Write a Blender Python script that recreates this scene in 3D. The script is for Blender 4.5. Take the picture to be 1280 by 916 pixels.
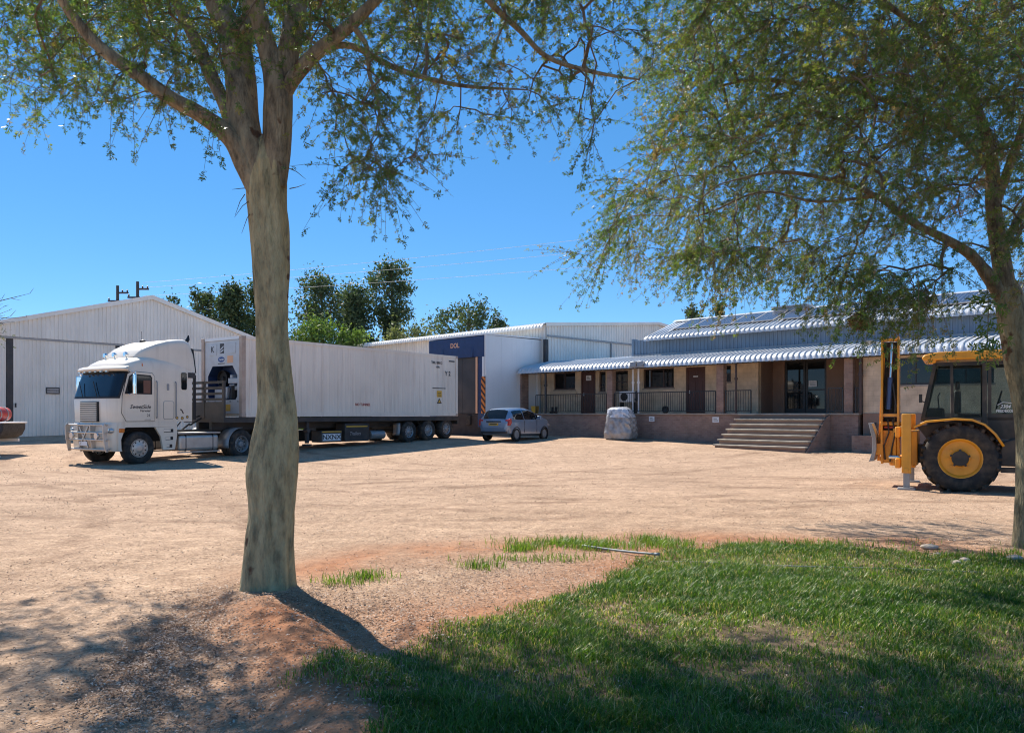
import bpy, math, random
import numpy as np
from mathutils import Vector, Matrix

for _o in list(bpy.data.objects):
    bpy.data.objects.remove(_o, do_unlink=True)
random.seed(7)
rng = np.random.default_rng(11)
SC = bpy.context.scene
COL = SC.collection
R = math.radians

# ------------------------------------------------------------------ camera
cam = bpy.data.cameras.new("camera")
cam.sensor_width = 36.0
cam.lens = 967.0 / 1280.0 * 36.0
cam.shift_y = 59.0 / 1280.0
cam.clip_start = 0.1
cam.clip_end = 3000
cam_o = bpy.data.objects.new("camera", cam)
cam_o.location = (0, 0, 1.6)
cam_o.rotation_euler = (R(90), 0, 0)
COL.objects.link(cam_o)
SC.camera = cam_o

# ------------------------------------------------------------------ sky, sun, exposure
SUN_EL = R(46.5)
SUN_H = (-0.59, 0.807)                      # horizontal direction towards the sun
world = bpy.data.worlds.new("World")
SC.world = world
world.use_nodes = True
wn = world.node_tree
wn.nodes.clear()
wo = wn.nodes.new('ShaderNodeOutputWorld')
bg = wn.nodes.new('ShaderNodeBackground')
sky = wn.nodes.new('ShaderNodeTexSky')
sky.sky_type = 'NISHITA'
sky.sun_disc = False
sky.sun_elevation = SUN_EL
sky.sun_rotation = math.atan2(SUN_H[0], SUN_H[1])
sky.altitude = 9000
sky.air_density = 1.5
sky.dust_density = 0.0
sky.ozone_density = 1.8
bg.inputs['Strength'].default_value = 0.15
hs = wn.nodes.new('ShaderNodeHueSaturation')
hs.inputs['Saturation'].default_value = 1.75
hs.inputs['Hue'].default_value = 0.502
evn = wn.nodes.new('ShaderNodeGamma')          # a clear, very even sky all round
evn.inputs['Gamma'].default_value = 0.55
wn.links.new(sky.outputs['Color'], evn.inputs['Color'])
wn.links.new(evn.outputs['Color'], hs.inputs['Color'])
wn.links.new(hs.outputs['Color'], bg.inputs['Color'])
wn.links.new(bg.outputs['Background'], wo.inputs['Surface'])

sun = bpy.data.lights.new("sun", 'SUN')
sun.energy = 2.95
sun.angle = R(0.53)
sun.color = (1.0, 0.93, 0.83)
sun_o = bpy.data.objects.new("sun", sun)
_d = Vector((-SUN_H[0] * math.cos(SUN_EL), -SUN_H[1] * math.cos(SUN_EL), -math.sin(SUN_EL)))
sun_o.rotation_euler = _d.to_track_quat('-Z', 'Y').to_euler()
sun_o.location = (-20, 40, 50)
COL.objects.link(sun_o)

SC.view_settings.view_transform = 'Standard'
SC.view_settings.look = 'None'
SC.view_settings.exposure = 1.45
SC.view_settings.gamma = 1.0
SC.view_settings.use_curve_mapping = False
SC.cycles.use_denoising = True
SC.cycles.pixel_filter_type = 'BLACKMAN_HARRIS'
SC.cycles.filter_width = 1.1
SC.cycles.max_bounces = 8
SC.cycles.diffuse_bounces = 4
SC.cycles.transparent_max_bounces = 8

# ------------------------------------------------------------------ helpers: objects
def link(o, parent=None, loc=None, rz=None):
    COL.objects.link(o)
    if parent is not None:
        o.parent = parent
    if loc is not None:
        o.location = loc
    if rz is not None:
        o.rotation_euler = (0, 0, rz)
    return o

def tag(o, label, cat, group=None):
    o['label'] = label
    o['category'] = cat
    if group:
        o['group'] = group
    return o

def thing(name, label, cat, loc, rz=0.0, group=None):
    o = bpy.data.objects.new(name, None)
    o.empty_display_size = 0.2
    link(o, None, loc, rz)
    return tag(o, label, cat, group)

def copy_tree(o, parent=None):
    c = o.copy()
    COL.objects.link(c)
    c.parent = parent
    for ch in list(o.children):
        copy_tree(ch, c)
    return c

def finish(me, mat, smooth):
    if mat is not None:
        me.materials.append(mat)
    if smooth:
        me.polygons.foreach_set('use_smooth', [True] * len(me.polygons))
        if smooth is not True:
            me.set_sharp_from_angle(angle=R(smooth))
    me.update()
    return me

class MB:
    """collects shapes, then links them as ONE mesh object"""
    def __init__(self):
        self.v = []; self.f = []
    def add(self, vs, fs):
        n = len(self.v)
        self.v.extend([tuple(map(float, p)) for p in vs])
        self.f.extend([tuple(i + n for i in f) for f in fs])
        return self
    def box(self, x0, x1, y0, y1, z0, z1):
        vs = [(x0,y0,z0),(x1,y0,z0),(x1,y1,z0),(x0,y1,z0),(x0,y0,z1),(x1,y0,z1),(x1,y1,z1),(x0,y1,z1)]
        return self.add(vs, [(0,3,2,1),(4,5,6,7),(0,1,5,4),(1,2,6,5),(2,3,7,6),(3,0,4,7)])
    def bar(self, p0, p1, w, h, up=(0,0,1)):
        p0 = Vector(p0); p1 = Vector(p1); d = (p1 - p0).normalized()
        up = Vector(up)
        if abs(d.dot(up)) > 0.98:
            up = Vector((1,0,0))
        s = d.cross(up).normalized(); u = s.cross(d).normalized()
        s *= w / 2; u *= h / 2
        vs = [p0-s-u, p0+s-u, p0+s+u, p0-s+u, p1-s-u, p1+s-u, p1+s+u, p1-s+u]
        return self.add(vs, [(0,3,2,1),(4,5,6,7),(0,1,5,4),(1,2,6,5),(2,3,7,6),(3,0,4,7)])
    def tube(self, pts, rad, n=8, cap=True, wob=None):
        pts = [Vector(p) for p in pts]
        if not hasattr(rad, '__len__'):
            rad = [rad] * len(pts)
        m = len(pts); rings = []
        t0 = (pts[1] - pts[0]).normalized()
        a = Vector((1,0,0)) if abs(t0.x) < 0.9 else Vector((0,1,0))
        u = t0.cross(a).normalized()
        for i in range(m):
            t = (pts[min(i+1,m-1)] - pts[max(i-1,0)])
            t = t.normalized() if t.length > 1e-9 else t0
            u = (u - t * u.dot(t)).normalized()
            w = t.cross(u)
            ring = []
            for k in range(n):
                th = 2 * math.pi * k / n
                r = rad[i] * (wob(th, i) if wob else 1.0)
                ring.append(pts[i] + u * (r * math.cos(th)) + w * (r * math.sin(th)))
            rings.append(ring)
        vs = [p for r_ in rings for p in r_]
        fs = []
        for i in range(m-1):
            for k in range(n):
                k2 = (k+1) % n
                fs.append((i*n+k, i*n+k2, (i+1)*n+k2, (i+1)*n+k))
        if cap:
            fs.append(tuple(range(n-1, -1, -1)))
            fs.append(tuple(range((m-1)*n, m*n)))
        return self.add(vs, fs)
    def cyl(self, p0, p1, r0, r1=None, n=16):
        return self.tube([p0, p1], [r0, r0 if r1 is None else r1], n)
    def lathe(self, c, prof, n=28, axis='y'):
        """profile of (radius, offset along axis)"""
        vs = []
        for (r, h) in prof:
            for k in range(n):
                th = 2 * math.pi * k / n
                a, b = r * math.cos(th), r * math.sin(th)
                if axis == 'y': vs.append((c[0]+a, c[1]+h, c[2]+b))
                elif axis == 'z': vs.append((c[0]+a, c[1]+b, c[2]+h))
                else: vs.append((c[0]+h, c[1]+a, c[2]+b))
        fs = []
        for i in range(len(prof)-1):
            for k in range(n):
                k2 = (k+1) % n
                fs.append((i*n+k, i*n+k2, (i+1)*n+k2, (i+1)*n+k))
        return self.add(vs, fs)
    def prism(self, poly, y0, y1, plane='xz'):
        n = len(poly); vs = []
        for h in (y0, y1):
            for (a, b) in poly:
                if plane == 'xz': vs.append((a, h, b))
                elif plane == 'xy': vs.append((a, b, h))
                else: vs.append((h, a, b))
        fs = [tuple(range(n)), tuple(range(2*n-1, n-1, -1))]
        for k in range(n):
            k2 = (k+1) % n
            fs.append((k, k+n, k2+n, k2))
        return self.add(vs, fs)
    def grid(self, P, closed_u=False):
        P = np.asarray(P, float); m, n = P.shape[:2]
        fs = []
        for i in range(m-1):
            for k in range(n if closed_u else n-1):
                k2 = (k+1) % n
                fs.append((i*n+k, i*n+k2, (i+1)*n+k2, (i+1)*n+k))
        return self.add(P.reshape(-1, 3), fs)
    def build(self, name, mat, parent=None, smooth=None, bevel=0.0, seg=2, loc=None, recalc=True):
        me = bpy.data.meshes.new(name)
        me.from_pydata(self.v, [], self.f)
        if recalc:
            import bmesh
            bm = bmesh.new(); bm.from_mesh(me)
            bmesh.ops.recalc_face_normals(bm, faces=bm.faces)
            bm.to_mesh(me); bm.free()
        finish(me, mat, smooth)
        o = bpy.data.objects.new(name, me)
        link(o, parent, loc)
        if bevel > 0:
            b = o.modifiers.new('bevel', 'BEVEL')
            b.width = bevel; b.segments = seg; b.limit_method = 'ANGLE'; b.angle_limit = R(40)
            me.polygons.foreach_set('use_smooth', [True] * len(me.polygons))
            me.set_sharp_from_angle(angle=R(50))
        return o

def np_mesh(name, V, F, mat, parent=None, smooth=False, attrs=None, kind=None):
    V = np.ascontiguousarray(V, np.float32); F = np.ascontiguousarray(F, np.int32)
    k = F.shape[1]; nf = len(F)
    me = bpy.data.meshes.new(name)
    me.vertices.add(len(V)); me.vertices.foreach_set('co', V.ravel())
    me.loops.add(nf * k); me.loops.foreach_set('vertex_index', F.ravel())
    me.polygons.add(nf)
    me.polygons.foreach_set('loop_start', np.arange(0, nf * k, k, dtype=np.int32))
    me.polygons.foreach_set('loop_total', np.full(nf, k, np.int32))
    if smooth:
        me.polygons.foreach_set('use_smooth', np.ones(nf, bool))
    me.update(calc_edges=True)
    for an, av in (attrs or {}).items():
        a = me.attributes.new(an, 'FLOAT', 'POINT')
        a.data.foreach_set('value', np.ascontiguousarray(av, np.float32))
    if mat: me.materials.append(mat)
    o = bpy.data.objects.new(name, me)
    link(o, parent)
    if kind: o['kind'] = kind
    return o

def box(name, mat, parent, x0, x1, y0, y1, z0, z1, bevel=0.0):
    return MB().box(x0, x1, y0, y1, z0, z1).build(name, mat, parent, bevel=bevel)

def text(name, body, size, mat, parent, loc, rot=(R(90), 0, 0), ext=0.0015, shear=0.0, sx=1.0, align='CENTER'):
    cu = bpy.data.curves.new(name, 'FONT')
    cu.body = body; cu.size = size; cu.offset = size * 0.02; cu.extrude = ext; cu.shear = shear
    cu.align_x = align; cu.align_y = 'CENTER'; cu.resolution_u = 3
    t = bpy.data.objects.new('tmp_text', cu)
    COL.objects.link(t)
    dg = bpy.context.evaluated_depsgraph_get()
    me = bpy.data.meshes.new_from_object(t.evaluated_get(dg))
    bpy.data.objects.remove(t, do_unlink=True)
    me.name = name
    me.materials.clear(); me.materials.append(mat)
    o = bpy.data.objects.new(name, me)
    link(o, parent, loc)
    o.rotation_euler = rot
    o.scale = (sx, 1, 1)
    return o

# ------------------------------------------------------------------ helpers: numbers
def sm(t):
    t = np.clip(t, 0, 1)
    return t * t * (3 - 2 * t)

def vnoise(x, y, seed=0):
    """smooth value noise 0..1 on numpy arrays"""
    x = np.asarray(x, float); y = np.asarray(y, float)
    xi = np.floor(x).astype(np.int64); yi = np.floor(y).astype(np.int64)
    xf = x - xi; yf = y - yi
    def h(a, b):
        n = (a * 374761393 + b * 668265263 + seed * 1442695041) & 0xffffffff
        n = ((n ^ (n >> 13)) * 1274126177) & 0xffffffff
        n = n ^ (n >> 16)
        return (n & 0xffff) / 65535.0
    u = xf * xf * (3 - 2 * xf); v = yf * yf * (3 - 2 * yf)
    return (h(xi, yi) * (1-u) + h(xi+1, yi) * u) * (1-v) + (h(xi, yi+1) * (1-u) + h(xi+1, yi+1) * u) * v

def fbm(x, y, seed=0, oct=4):
    s = 0; a = 0.5; t = 0
    for i in range(oct):
        s = s + a * vnoise(x * 2**i, y * 2**i, seed + i); t += a; a *= 0.5
    return s / t

def seg_dist(x, y, pts):
    d = np.full(np.shape(x), 1e9)
    for (a, b) in zip(pts[:-1], pts[1:]):
        ax, ay = a; bx, by = b
        L = (bx-ax)**2 + (by-ay)**2
        t = np.clip(((x-ax)*(bx-ax) + (y-ay)*(by-ay)) / L, 0, 1)
        d = np.minimum(d, np.hypot(x - ax - t*(bx-ax), y - ay - t*(by-ay)))
    return d

def in_poly(x, y, poly):
    ins = np.zeros(np.shape(x), bool)
    n = len(poly); j = n - 1
    for i in range(n):
        xi, yi = poly[i]; xj, yj = poly[j]
        c = ((yi > y) != (yj > y)) & (x < (xj - xi) * (y - yi) / (yj - yi + 1e-12) + xi)
        ins ^= c; j = i
    return ins

# ------------------------------------------------------------------ helpers: materials
def nt(m): return m.node_tree.nodes, m.node_tree.links

def M(name, col, rough=0.6, metal=0.0, var=0.10, scale=4.0, bump=0.0, bscale=40.0, spec=0.5, coat=0.0,
      dust=0.0, dust_col=(0.42, 0.29, 0.19), detail=4.0, streak=1.0, stain=0.0, stain_col=(0.22, 0.15, 0.10)):
    """principled material whose colour is broken by noise, with optional fine bump and dust patches"""
    m = bpy.data.materials.new(name); m.use_nodes = True
    N, L = nt(m); p = N['Principled BSDF']
    p.inputs['Roughness'].default_value = rough
    p.inputs['Metallic'].default_value = metal
    p.inputs['Specular IOR Level'].default_value = spec
    p.inputs['Coat Weight'].default_value = coat
    p.inputs['Coat Roughness'].default_value = 0.08
    tc = N.new('ShaderNodeTexCoord')
    mp = N.new('ShaderNodeMapping'); mp.inputs['Scale'].default_value = (1, 1, streak)
    L.new(tc.outputs['Object'], mp.inputs['Vector'])
    no = N.new('ShaderNodeTexNoise'); no.inputs['Scale'].default_value = scale; no.inputs['Detail'].default_value = detail
    L.new(mp.outputs['Vector'], no.inputs['Vector'])
    r = N.new('ShaderNodeMapRange'); r.inputs['From Min'].default_value = 0.3; r.inputs['From Max'].default_value = 0.7
    r.inputs['To Min'].default_value = 1 - var; r.inputs['To Max'].default_value = 1 + var
    L.new(no.outputs['Fac'], r.inputs['Value'])
    mx = N.new('ShaderNodeMix'); mx.data_type = 'RGBA'; mx.blend_type = 'MULTIPLY'; mx.inputs['Factor'].default_value = 1
    mx.inputs['A'].default_value = (*col, 1)
    L.new(r.outputs['Result'], mx.inputs['B'])
    out = mx.outputs['Result']
    if dust > 0:
        n2 = N.new('ShaderNodeTexNoise'); n2.inputs['Scale'].default_value = scale * 0.6; n2.inputs['Detail'].default_value = 6
        L.new(tc.outputs['Object'], n2.inputs['Vector'])
        r2 = N.new('ShaderNodeMapRange'); r2.inputs['From Min'].default_value = 0.42; r2.inputs['From Max'].default_value = 0.75
        r2.inputs['To Max'].default_value = dust
        L.new(n2.outputs['Fac'], r2.inputs['Value'])
        m2 = N.new('ShaderNodeMix'); m2.data_type = 'RGBA'
        L.new(r2.outputs['Result'], m2.inputs['Factor']); L.new(out, m2.inputs['A'])
        m2.inputs['B'].default_value = (*dust_col, 1)
        out = m2.outputs['Result']
    if stain > 0:
        mq = N.new('ShaderNodeMapping'); mq.inputs['Scale'].default_value = (5, 5, 0.35)
        L.new(tc.outputs['Object'], mq.inputs['Vector'])
        n4 = N.new('ShaderNodeTexNoise'); n4.inputs['Scale'].default_value = 1.0; n4.inputs['Detail'].default_value = 5; n4.inputs['Roughness'].default_value = 0.65
        L.new(mq.outputs['Vector'], n4.inputs['Vector'])
        r4 = N.new('ShaderNodeMapRange'); r4.inputs['From Min'].default_value = 0.52; r4.inputs['From Max'].default_value = 0.78
        r4.inputs['To Max'].default_value = stain
        L.new(n4.outputs['Fac'], r4.inputs['Value'])
        m4 = N.new('ShaderNodeMix'); m4.data_type = 'RGBA'
        L.new(r4.outputs['Result'], m4.inputs['Factor']); L.new(out, m4.inputs['A'])
        m4.inputs['B'].default_value = (*stain_col, 1)
        out = m4.outputs['Result']
    L.new(out, p.inputs['Base Color'])
    if bump > 0:
        n3 = N.new('ShaderNodeTexNoise'); n3.inputs['Scale'].default_value = bscale; n3.inputs['Detail'].default_value = 3
        L.new(tc.outputs['Object'], n3.inputs['Vector'])
        b = N.new('ShaderNodeBump'); b.inputs['Strength'].default_value = bump; b.inputs['Distance'].default_value = 0.02
        L.new(n3.outputs['Fac'], b.inputs['Height']); L.new(b.outputs['Normal'], p.inputs['Normal'])
    return m

def brick_mat(name, c1, c2, mortar, bw=0.23, bh=0.085):
    m = M(name, c1, 0.85, var=0.2, scale=2.2, bump=0.0, dust=0.18, stain=0.22)
    N, L = nt(m); p = N['Principled BSDF']
    tc = N.new('ShaderNodeTexCoord'); sx = N.new('ShaderNodeSeparateXYZ'); cb = N.new('ShaderNodeCombineXYZ'); ad = N.new('ShaderNodeMath')
    L.new(tc.outputs['Object'], sx.inputs[0]); L.new(sx.outputs['X'], ad.inputs[0]); L.new(sx.outputs['Y'], ad.inputs[1])
    L.new(ad.outputs[0], cb.inputs['X']); L.new(sx.outputs['Z'], cb.inputs['Y'])
    br = N.new('ShaderNodeTexBrick')
    br.inputs['Scale'].default_value = 1.0; br.inputs['Brick Width'].default_value = bw; br.inputs['Row Height'].default_value = bh
    br.inputs['Mortar Size'].default_value = 0.007; br.inputs['Mortar Smooth'].default_value = 0.3
    br.inputs['Color1'].default_value = (*c1, 1); br.inputs['Color2'].default_value = (*c2, 1); br.inputs['Mortar'].default_value = (*mortar, 1)
    L.new(cb.outputs[0], br.inputs['Vector'])
    old = [n_ for n_ in N if n_.bl_idname == 'ShaderNodeMix' and n_.blend_type == 'MULTIPLY'][0]
    L.new(br.outputs['Color'], old.inputs['A'])
    b = N.new('ShaderNodeBump'); b.inputs['Strength'].default_value = 0.6; b.inputs['Distance'].default_value = 0.008; b.invert = True
    L.new(br.outputs['Fac'], b.inputs['Height']); L.new(b.outputs['Normal'], p.inputs['Normal'])
    return m

def glass_mat(name, col=(0.012, 0.014, 0.016), rough=0.03):
    return M(name, col, rough, var=0.2, scale=1.2, spec=0.45)

def leaf_mat(name, stops, trans=0.35, rough=0.5):
    """foliage: colour picked by the per-leaf attribute 'tint', light passes through"""
    m = bpy.data.materials.new(name); m.use_nodes = True
    N, L = nt(m); p = N['Principled BSDF']; out = N['Material Output']
    at = N.new('ShaderNodeAttribute'); at.attribute_name = 'tint'
    cr = N.new('ShaderNodeValToRGB')
    while len(cr.color_ramp.elements) < len(stops): cr.color_ramp.elements.new(0.5)
    for e, (pos, c) in zip(cr.color_ramp.elements, stops):
        e.position = pos; e.color = (*c, 1)
    L.new(at.outputs['Fac'], cr.inputs['Fac'])
    L.new(cr.outputs['Color'], p.inputs['Base Color'])
    p.inputs['Roughness'].default_value = rough
    p.inputs['Specular IOR Level'].default_value = 0.35
    tr = N.new('ShaderNodeBsdfTranslucent')
    mx = N.new('ShaderNodeMix'); mx.data_type = 'RGBA'; mx.blend_type = 'MULTIPLY'; mx.inputs['Factor'].default_value = 1
    L.new(cr.outputs['Color'], mx.inputs['A']); mx.inputs['B'].default_value = (1.5, 1.6, 0.7, 1)
    L.new(mx.outputs['Result'], tr.inputs['Color'])
    ms = N.new('ShaderNodeMixShader'); ms.inputs['Fac'].default_value = trans
    L.new(p.outputs['BSDF'], ms.inputs[1]); L.new(tr.outputs['BSDF'], ms.inputs[2])
    L.new(ms.outputs['Shader'], out.inputs['Surface'])
    return m

MT = {}
MT['white_sheet'] = M('white_sheet', (0.84, 0.80, 0.73), 0.45, var=0.06, scale=1.5, dust=0.14, streak=0.2, stain=0.12)
MT['roof_sheet'] = M('roof_sheet', (0.56, 0.58, 0.60), 0.42, metal=0.25, var=0.10, scale=1.0, dust=0.18)
MT['blue_sheet'] = M('blue_sheet', (0.19, 0.265, 0.345), 0.45, var=0.10, scale=1.0, dust=0.12, stain=0.2)
MT['panel_white'] = M('panel_white', (0.78, 0.78, 0.775), 0.32, var=0.04, scale=0.5, dust=0.08, stain=0.10)
MT['dark_blue'] = M('dark_blue', (0.016, 0.04, 0.12), 0.5, var=0.15)
MT['dark_steel'] = M('dark_steel', (0.035, 0.035, 0.04), 0.55, var=0.2, dust=0.12)
MT['black'] = M('black', (0.012, 0.012, 0.013), 0.6, var=0.2)
MT['rubber_curtain'] = M('rubber_curtain', (0.045, 0.048, 0.052), 0.7, var=0.15, scale=1.5, dust=0.1)
MT['grey_steel'] = M('grey_steel', (0.30, 0.31, 0.32), 0.45, metal=0.4, var=0.12, dust=0.15)
MT['bright_steel'] = M('bright_steel', (0.56, 0.53, 0.49), 0.42, metal=0.75, var=0.12, dust=0.15)
MT['chrome'] = M('chrome', (0.75, 0.75, 0.76), 0.08, metal=1.0, var=0.03)
MT['mirror_glass'] = M('mirror_glass', (0.8, 0.8, 0.8), 0.02, metal=1.0, var=0.01)
MT['glass'] = glass_mat('glass')
MT['glass_blue'] = glass_mat('glass_blue', (0.012, 0.02, 0.032), 0.03)
MT['tyre'] = M('tyre', (0.022, 0.021, 0.02), 0.8, var=0.25, scale=9, bump=0.25, bscale=60, dust=0.22)
MT['text_dark'] = M('text_dark', (0.05, 0.05, 0.055), 0.6, var=0.1)
MT['text_white'] = M('text_white', (0.75, 0.75, 0.73), 0.6, var=0.05)
MT['text_red'] = M('text_red', (0.38, 0.05, 0.04), 0.6, var=0.05)
MT['yellow_label'] = M('yellow_label', (0.72, 0.42, 0.05), 0.6, var=0.05)
MT['orange_letter'] = M('orange_letter', (0.75, 0.42, 0.25), 0.6, var=0.05)
MT['wood_dark'] = M('wood_dark', (0.085, 0.035, 0.026), 0.5, var=0.25, scale=3, streak=0.15)
MT['frame_brown'] = M('frame_brown', (0.065, 0.04, 0.033), 0.5, var=0.15)
MT['frame_black'] = M('frame_black', (0.022, 0.022, 0.024), 0.4, var=0.1)
MT['plaster'] = M('plaster', (0.58, 0.45, 0.31), 0.9, var=0.08, scale=1.2, bump=0.25, bscale=30, stain=0.25)
MT['plaster_brown'] = M('plaster_brown', (0.27, 0.175, 0.13), 0.9, var=0.14, scale=1.2, bump=0.25, bscale=30, stain=0.3)
MT['brick'] = brick_mat('brick', (0.31, 0.20, 0.155), (0.235, 0.145, 0.115), (0.28, 0.22, 0.18))
MT['block'] = brick_mat('block', (0.64, 0.50, 0.35), (0.61, 0.475, 0.33), (0.53, 0.415, 0.29), 0.39, 0.19)
MT['concrete'] = M('concrete', (0.33, 0.28, 0.23), 0.9, var=0.22, scale=3, bump=0.3, bscale=25, stain=0.4)
MT['concrete_step'] = M('concrete_step', (0.44, 0.38, 0.30), 0.9, var=0.25, scale=2.5, bump=0.3, bscale=25)
MT['lamp_white'] = M('lamp_white', (0.75, 0.75, 0.75), 0.5, var=0.03)
# ================================================================== GROUND
TREE_L = (-2.20, 7.0)
TREE_R = (6.02, 9.0)
BERM = [(-1.95, 6.3), (-1.75, 5.95), (-1.35, 5.2), (-1.05, 4.5), (-0.85, 3.8), (-0.8, 2.5)]
GULLY = [(-1.75, 6.55), (-1.25, 5.9), (-0.75, 5.25), (-0.5, 4.9)]
LAWN = [(-1.2, 4.45), (-1.05, 4.85), (-0.85, 5.2), (-0.45, 5.85), (0.0, 6.0), (0.35, 6.6), (1.05, 7.25), (1.5, 8.2),
        (1.95, 8.85), (2.7, 9.3), (4.05, 9.05), (5.3, 8.1), (6.2, 7.7), (9, 7.2), (12, 7.2), (12, -4), (0.4, -4),
        (0.2, 1.0), (-0.2, 2.8), (-0.5, 3.8), (-0.85, 4.2)]

def lawn_mask(x, y):
    """1 well inside the lawn, 0 outside, ragged edge"""
    d = seg_dist(x, y, LAWN + [LAWN[0]])
    s = np.where(in_poly(x, y, LAWN), d, -d)
    s = s + (fbm(x * 2.2, y * 2.2, 21) - 0.5) * 0.5
    return np.clip(0.5 + s / 0.5, 0, 1)

def zg(x, y):
    x = np.asarray(x, float); y = np.asarray(y, float)
    z = 0.43 * np.clip((y - 24.0) / 13.5, 0, 1) ** 1.1
    z = z + 0.12 * sm((-x - 14) / 8) * sm((y - 24) / 8)
    near = sm((14 - np.hypot(x, y - 4)) / 6)
    z = z + 0.03 * np.exp(-((x - TREE_L[0])**2 + (y - TREE_L[1])**2) / 0.35)
    z = z + 0.105 * np.exp(-(seg_dist(x, y, BERM) / 0.31)**2) * (0.8 + 0.4 * fbm(x*2, y*2, 5))
    z = z - 0.06 * np.exp(-(seg_dist(x, y, GULLY) / 0.28)**2)
    z = z + 0.05 * np.exp(-((x - TREE_R[0])**2 + (y - TREE_R[1])**2) / 0.8)
    lm = lawn_mask(x, y)
    z = z + 0.035 * lm * (0.4 + fbm(x * 1.3, y * 1.3, 9))
    z = z + near * (fbm(x * 3, y * 3, 3, 5) - 0.5) * 0.05
    z = z + (fbm(x * 0.35, y * 0.35, 4, 3) - 0.5) * 0.05 * sm((60 - np.abs(y)) / 20)
    # tyre tracks swinging through the yard
    for (cx, cy, rad) in ((-3.0, 30.0, 16.5), (-3.0, 30.0, 18.4), (6.0, 34.0, 22.0), (6.0, 34.0, 24.0), (-22, 4, 17.5), (-22, 4, 19.5)):
        d = np.abs(np.hypot(x - cx, y - cy) - rad)
        z = z - 0.018 * np.exp(-(d / 0.16)**2) * sm((fbm(x*0.3, y*0.3, 8) - 0.3) / 0.3)
    return z

def gz(x, y): return float(zg(np.array([x]), np.array([y]))[0])

def axis(fine0, fine1, step, lo, hi, grow=1.06, maxstep=25):
    a = list(np.arange(fine0, fine1, step)); s = step; p = a[-1]
    while p < hi:
        s = min(s * grow, maxstep); p += s; a.append(p)
    s = step; p = a[0]; b = []
    while p > lo:
        s = min(s * grow, maxstep); p -= s; b.append(p)
    return np.array(b[::-1] + a)

gx = axis(-4.5, 6.5, 0.056, -500, 500)
gy = axis(3.4, 10.0, 0.053, -120, 700, 1.045)
GX, GY = np.meshgrid(gx, gy)
GZ = zg(GX, GY)
V = np.stack([GX.ravel(), GY.ravel(), GZ.ravel()], 1)
ny, nx = GX.shape
ii = np.arange(ny * nx).reshape(ny, nx)
F = np.stack([ii[:-1, :-1], ii[:-1, 1:], ii[1:, 1:], ii[1:, :-1]], -1).reshape(-1, 4)
lm = lawn_mask(GX, GY)
red = 1.15 * np.exp(-(seg_dist(GX, GY, BERM) / 0.5)**2)
red = np.maximum(red, 0.9 * np.exp(-(np.maximum(seg_dist(GX, GY, LAWN[3:13]) - 0.1, 0) / 0.75)**2))
red = np.maximum(red, 0.9 * np.exp(-(seg_dist(GX, GY, [(-2.0, 7.9), (-1.5, 8.6), (-0.6, 9.2), (0.6, 9.4), (2.0, 9.9), (5, 9.6)]) / 0.6)**2))
red = red * np.clip(0.15 + 1.5 * fbm(GX * 1.6, GY * 1.6, 33), 0, 1)
gm = bpy.data.materials.new('yard_ground'); gm.use_nodes = True
N, L = nt(gm); P = N['Principled BSDF']; P.inputs['Roughness'].default_value = 0.95; P.inputs['Specular IOR Level'].default_value = 0.15
tc = N.new('ShaderNodeTexCoord')
def gnoise(scale, detail=4, rough=0.55, vec=None):
    n = N.new('ShaderNodeTexNoise'); n.inputs['Scale'].default_value = scale; n.inputs['Detail'].default_value = detail
    n.inputs['Roughness'].default_value = rough
    L.new(vec or tc.outputs['Object'], n.inputs['Vector']); return n
def gramp(src, a, b, ca, cb):
    r = N.new('ShaderNodeValToRGB'); e = r.color_ramp.elements
    e[0].position = a; e[0].color = (*ca, 1); e[1].position = b; e[1].color = (*cb, 1)
    L.new(src, r.inputs['Fac']); return r.outputs['Color']
def gmix(f, a, b, bt='MIX', fac=None):
    m = N.new('ShaderNodeMix'); m.data_type = 'RGBA'; m.blend_type = bt
    if f is None: m.inputs['Factor'].default_value = fac
    else: L.new(f, m.inputs['Factor'])
    L.new(a, m.inputs['A'])
    if isinstance(b, tuple): m.inputs['B'].default_value = (*b, 1)
    else: L.new(b, m.inputs['B'])
    return m.outputs['Result']
sand = gramp(gnoise(0.35, 6).outputs['Fac'], 0.35, 0.68, (0.49, 0.355, 0.25), (0.60, 0.44, 0.315))
mid = gramp(gnoise(2.3, 7, 0.65).outputs['Fac'], 0.3, 0.72, (0.74, 0.70, 0.68), (1.16, 1.14, 1.12))
sand = gmix(None, sand, mid, 'MULTIPLY', 1.0)
fine = gramp(gnoise(38, 4, 0.75).outputs['Fac'], 0.36, 0.68, (0.60, 0.56, 0.53), (1.28, 1.28, 1.28))
sand = gmix(None, sand, fine, 'MULTIPLY', 0.9)
grit = gramp(gnoise(11, 6, 0.75).outputs['Fac'], 0.36, 0.66, (0.76, 0.73, 0.70), (1.18, 1.17, 1.16))
sand = gmix(None, sand, grit, 'MULTIPLY', 1.0)
# stones bedded in the sand
vo = N.new('ShaderNodeTexVoronoi'); vo.inputs['Scale'].default_value = 26; L.new(tc.outputs['Object'], vo.inputs['Vector'])
vs_ = gramp(vo.outputs['Distance'], 0.16, 0.30, (1, 1, 1), (0, 0, 0))
spar = gramp(gnoise(5.0, 3).outputs['Fac'], 0.48, 0.66, (0, 0, 0), (0.75, 0.75, 0.75))
stf = N.new('ShaderNodeMath'); stf.operation = 'MULTIPLY'; L.new(vs_, stf.inputs[0]); L.new(spar, stf.inputs[1])
sand = gmix(stf.outputs[0], sand, (0.62, 0.49, 0.39))
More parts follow.
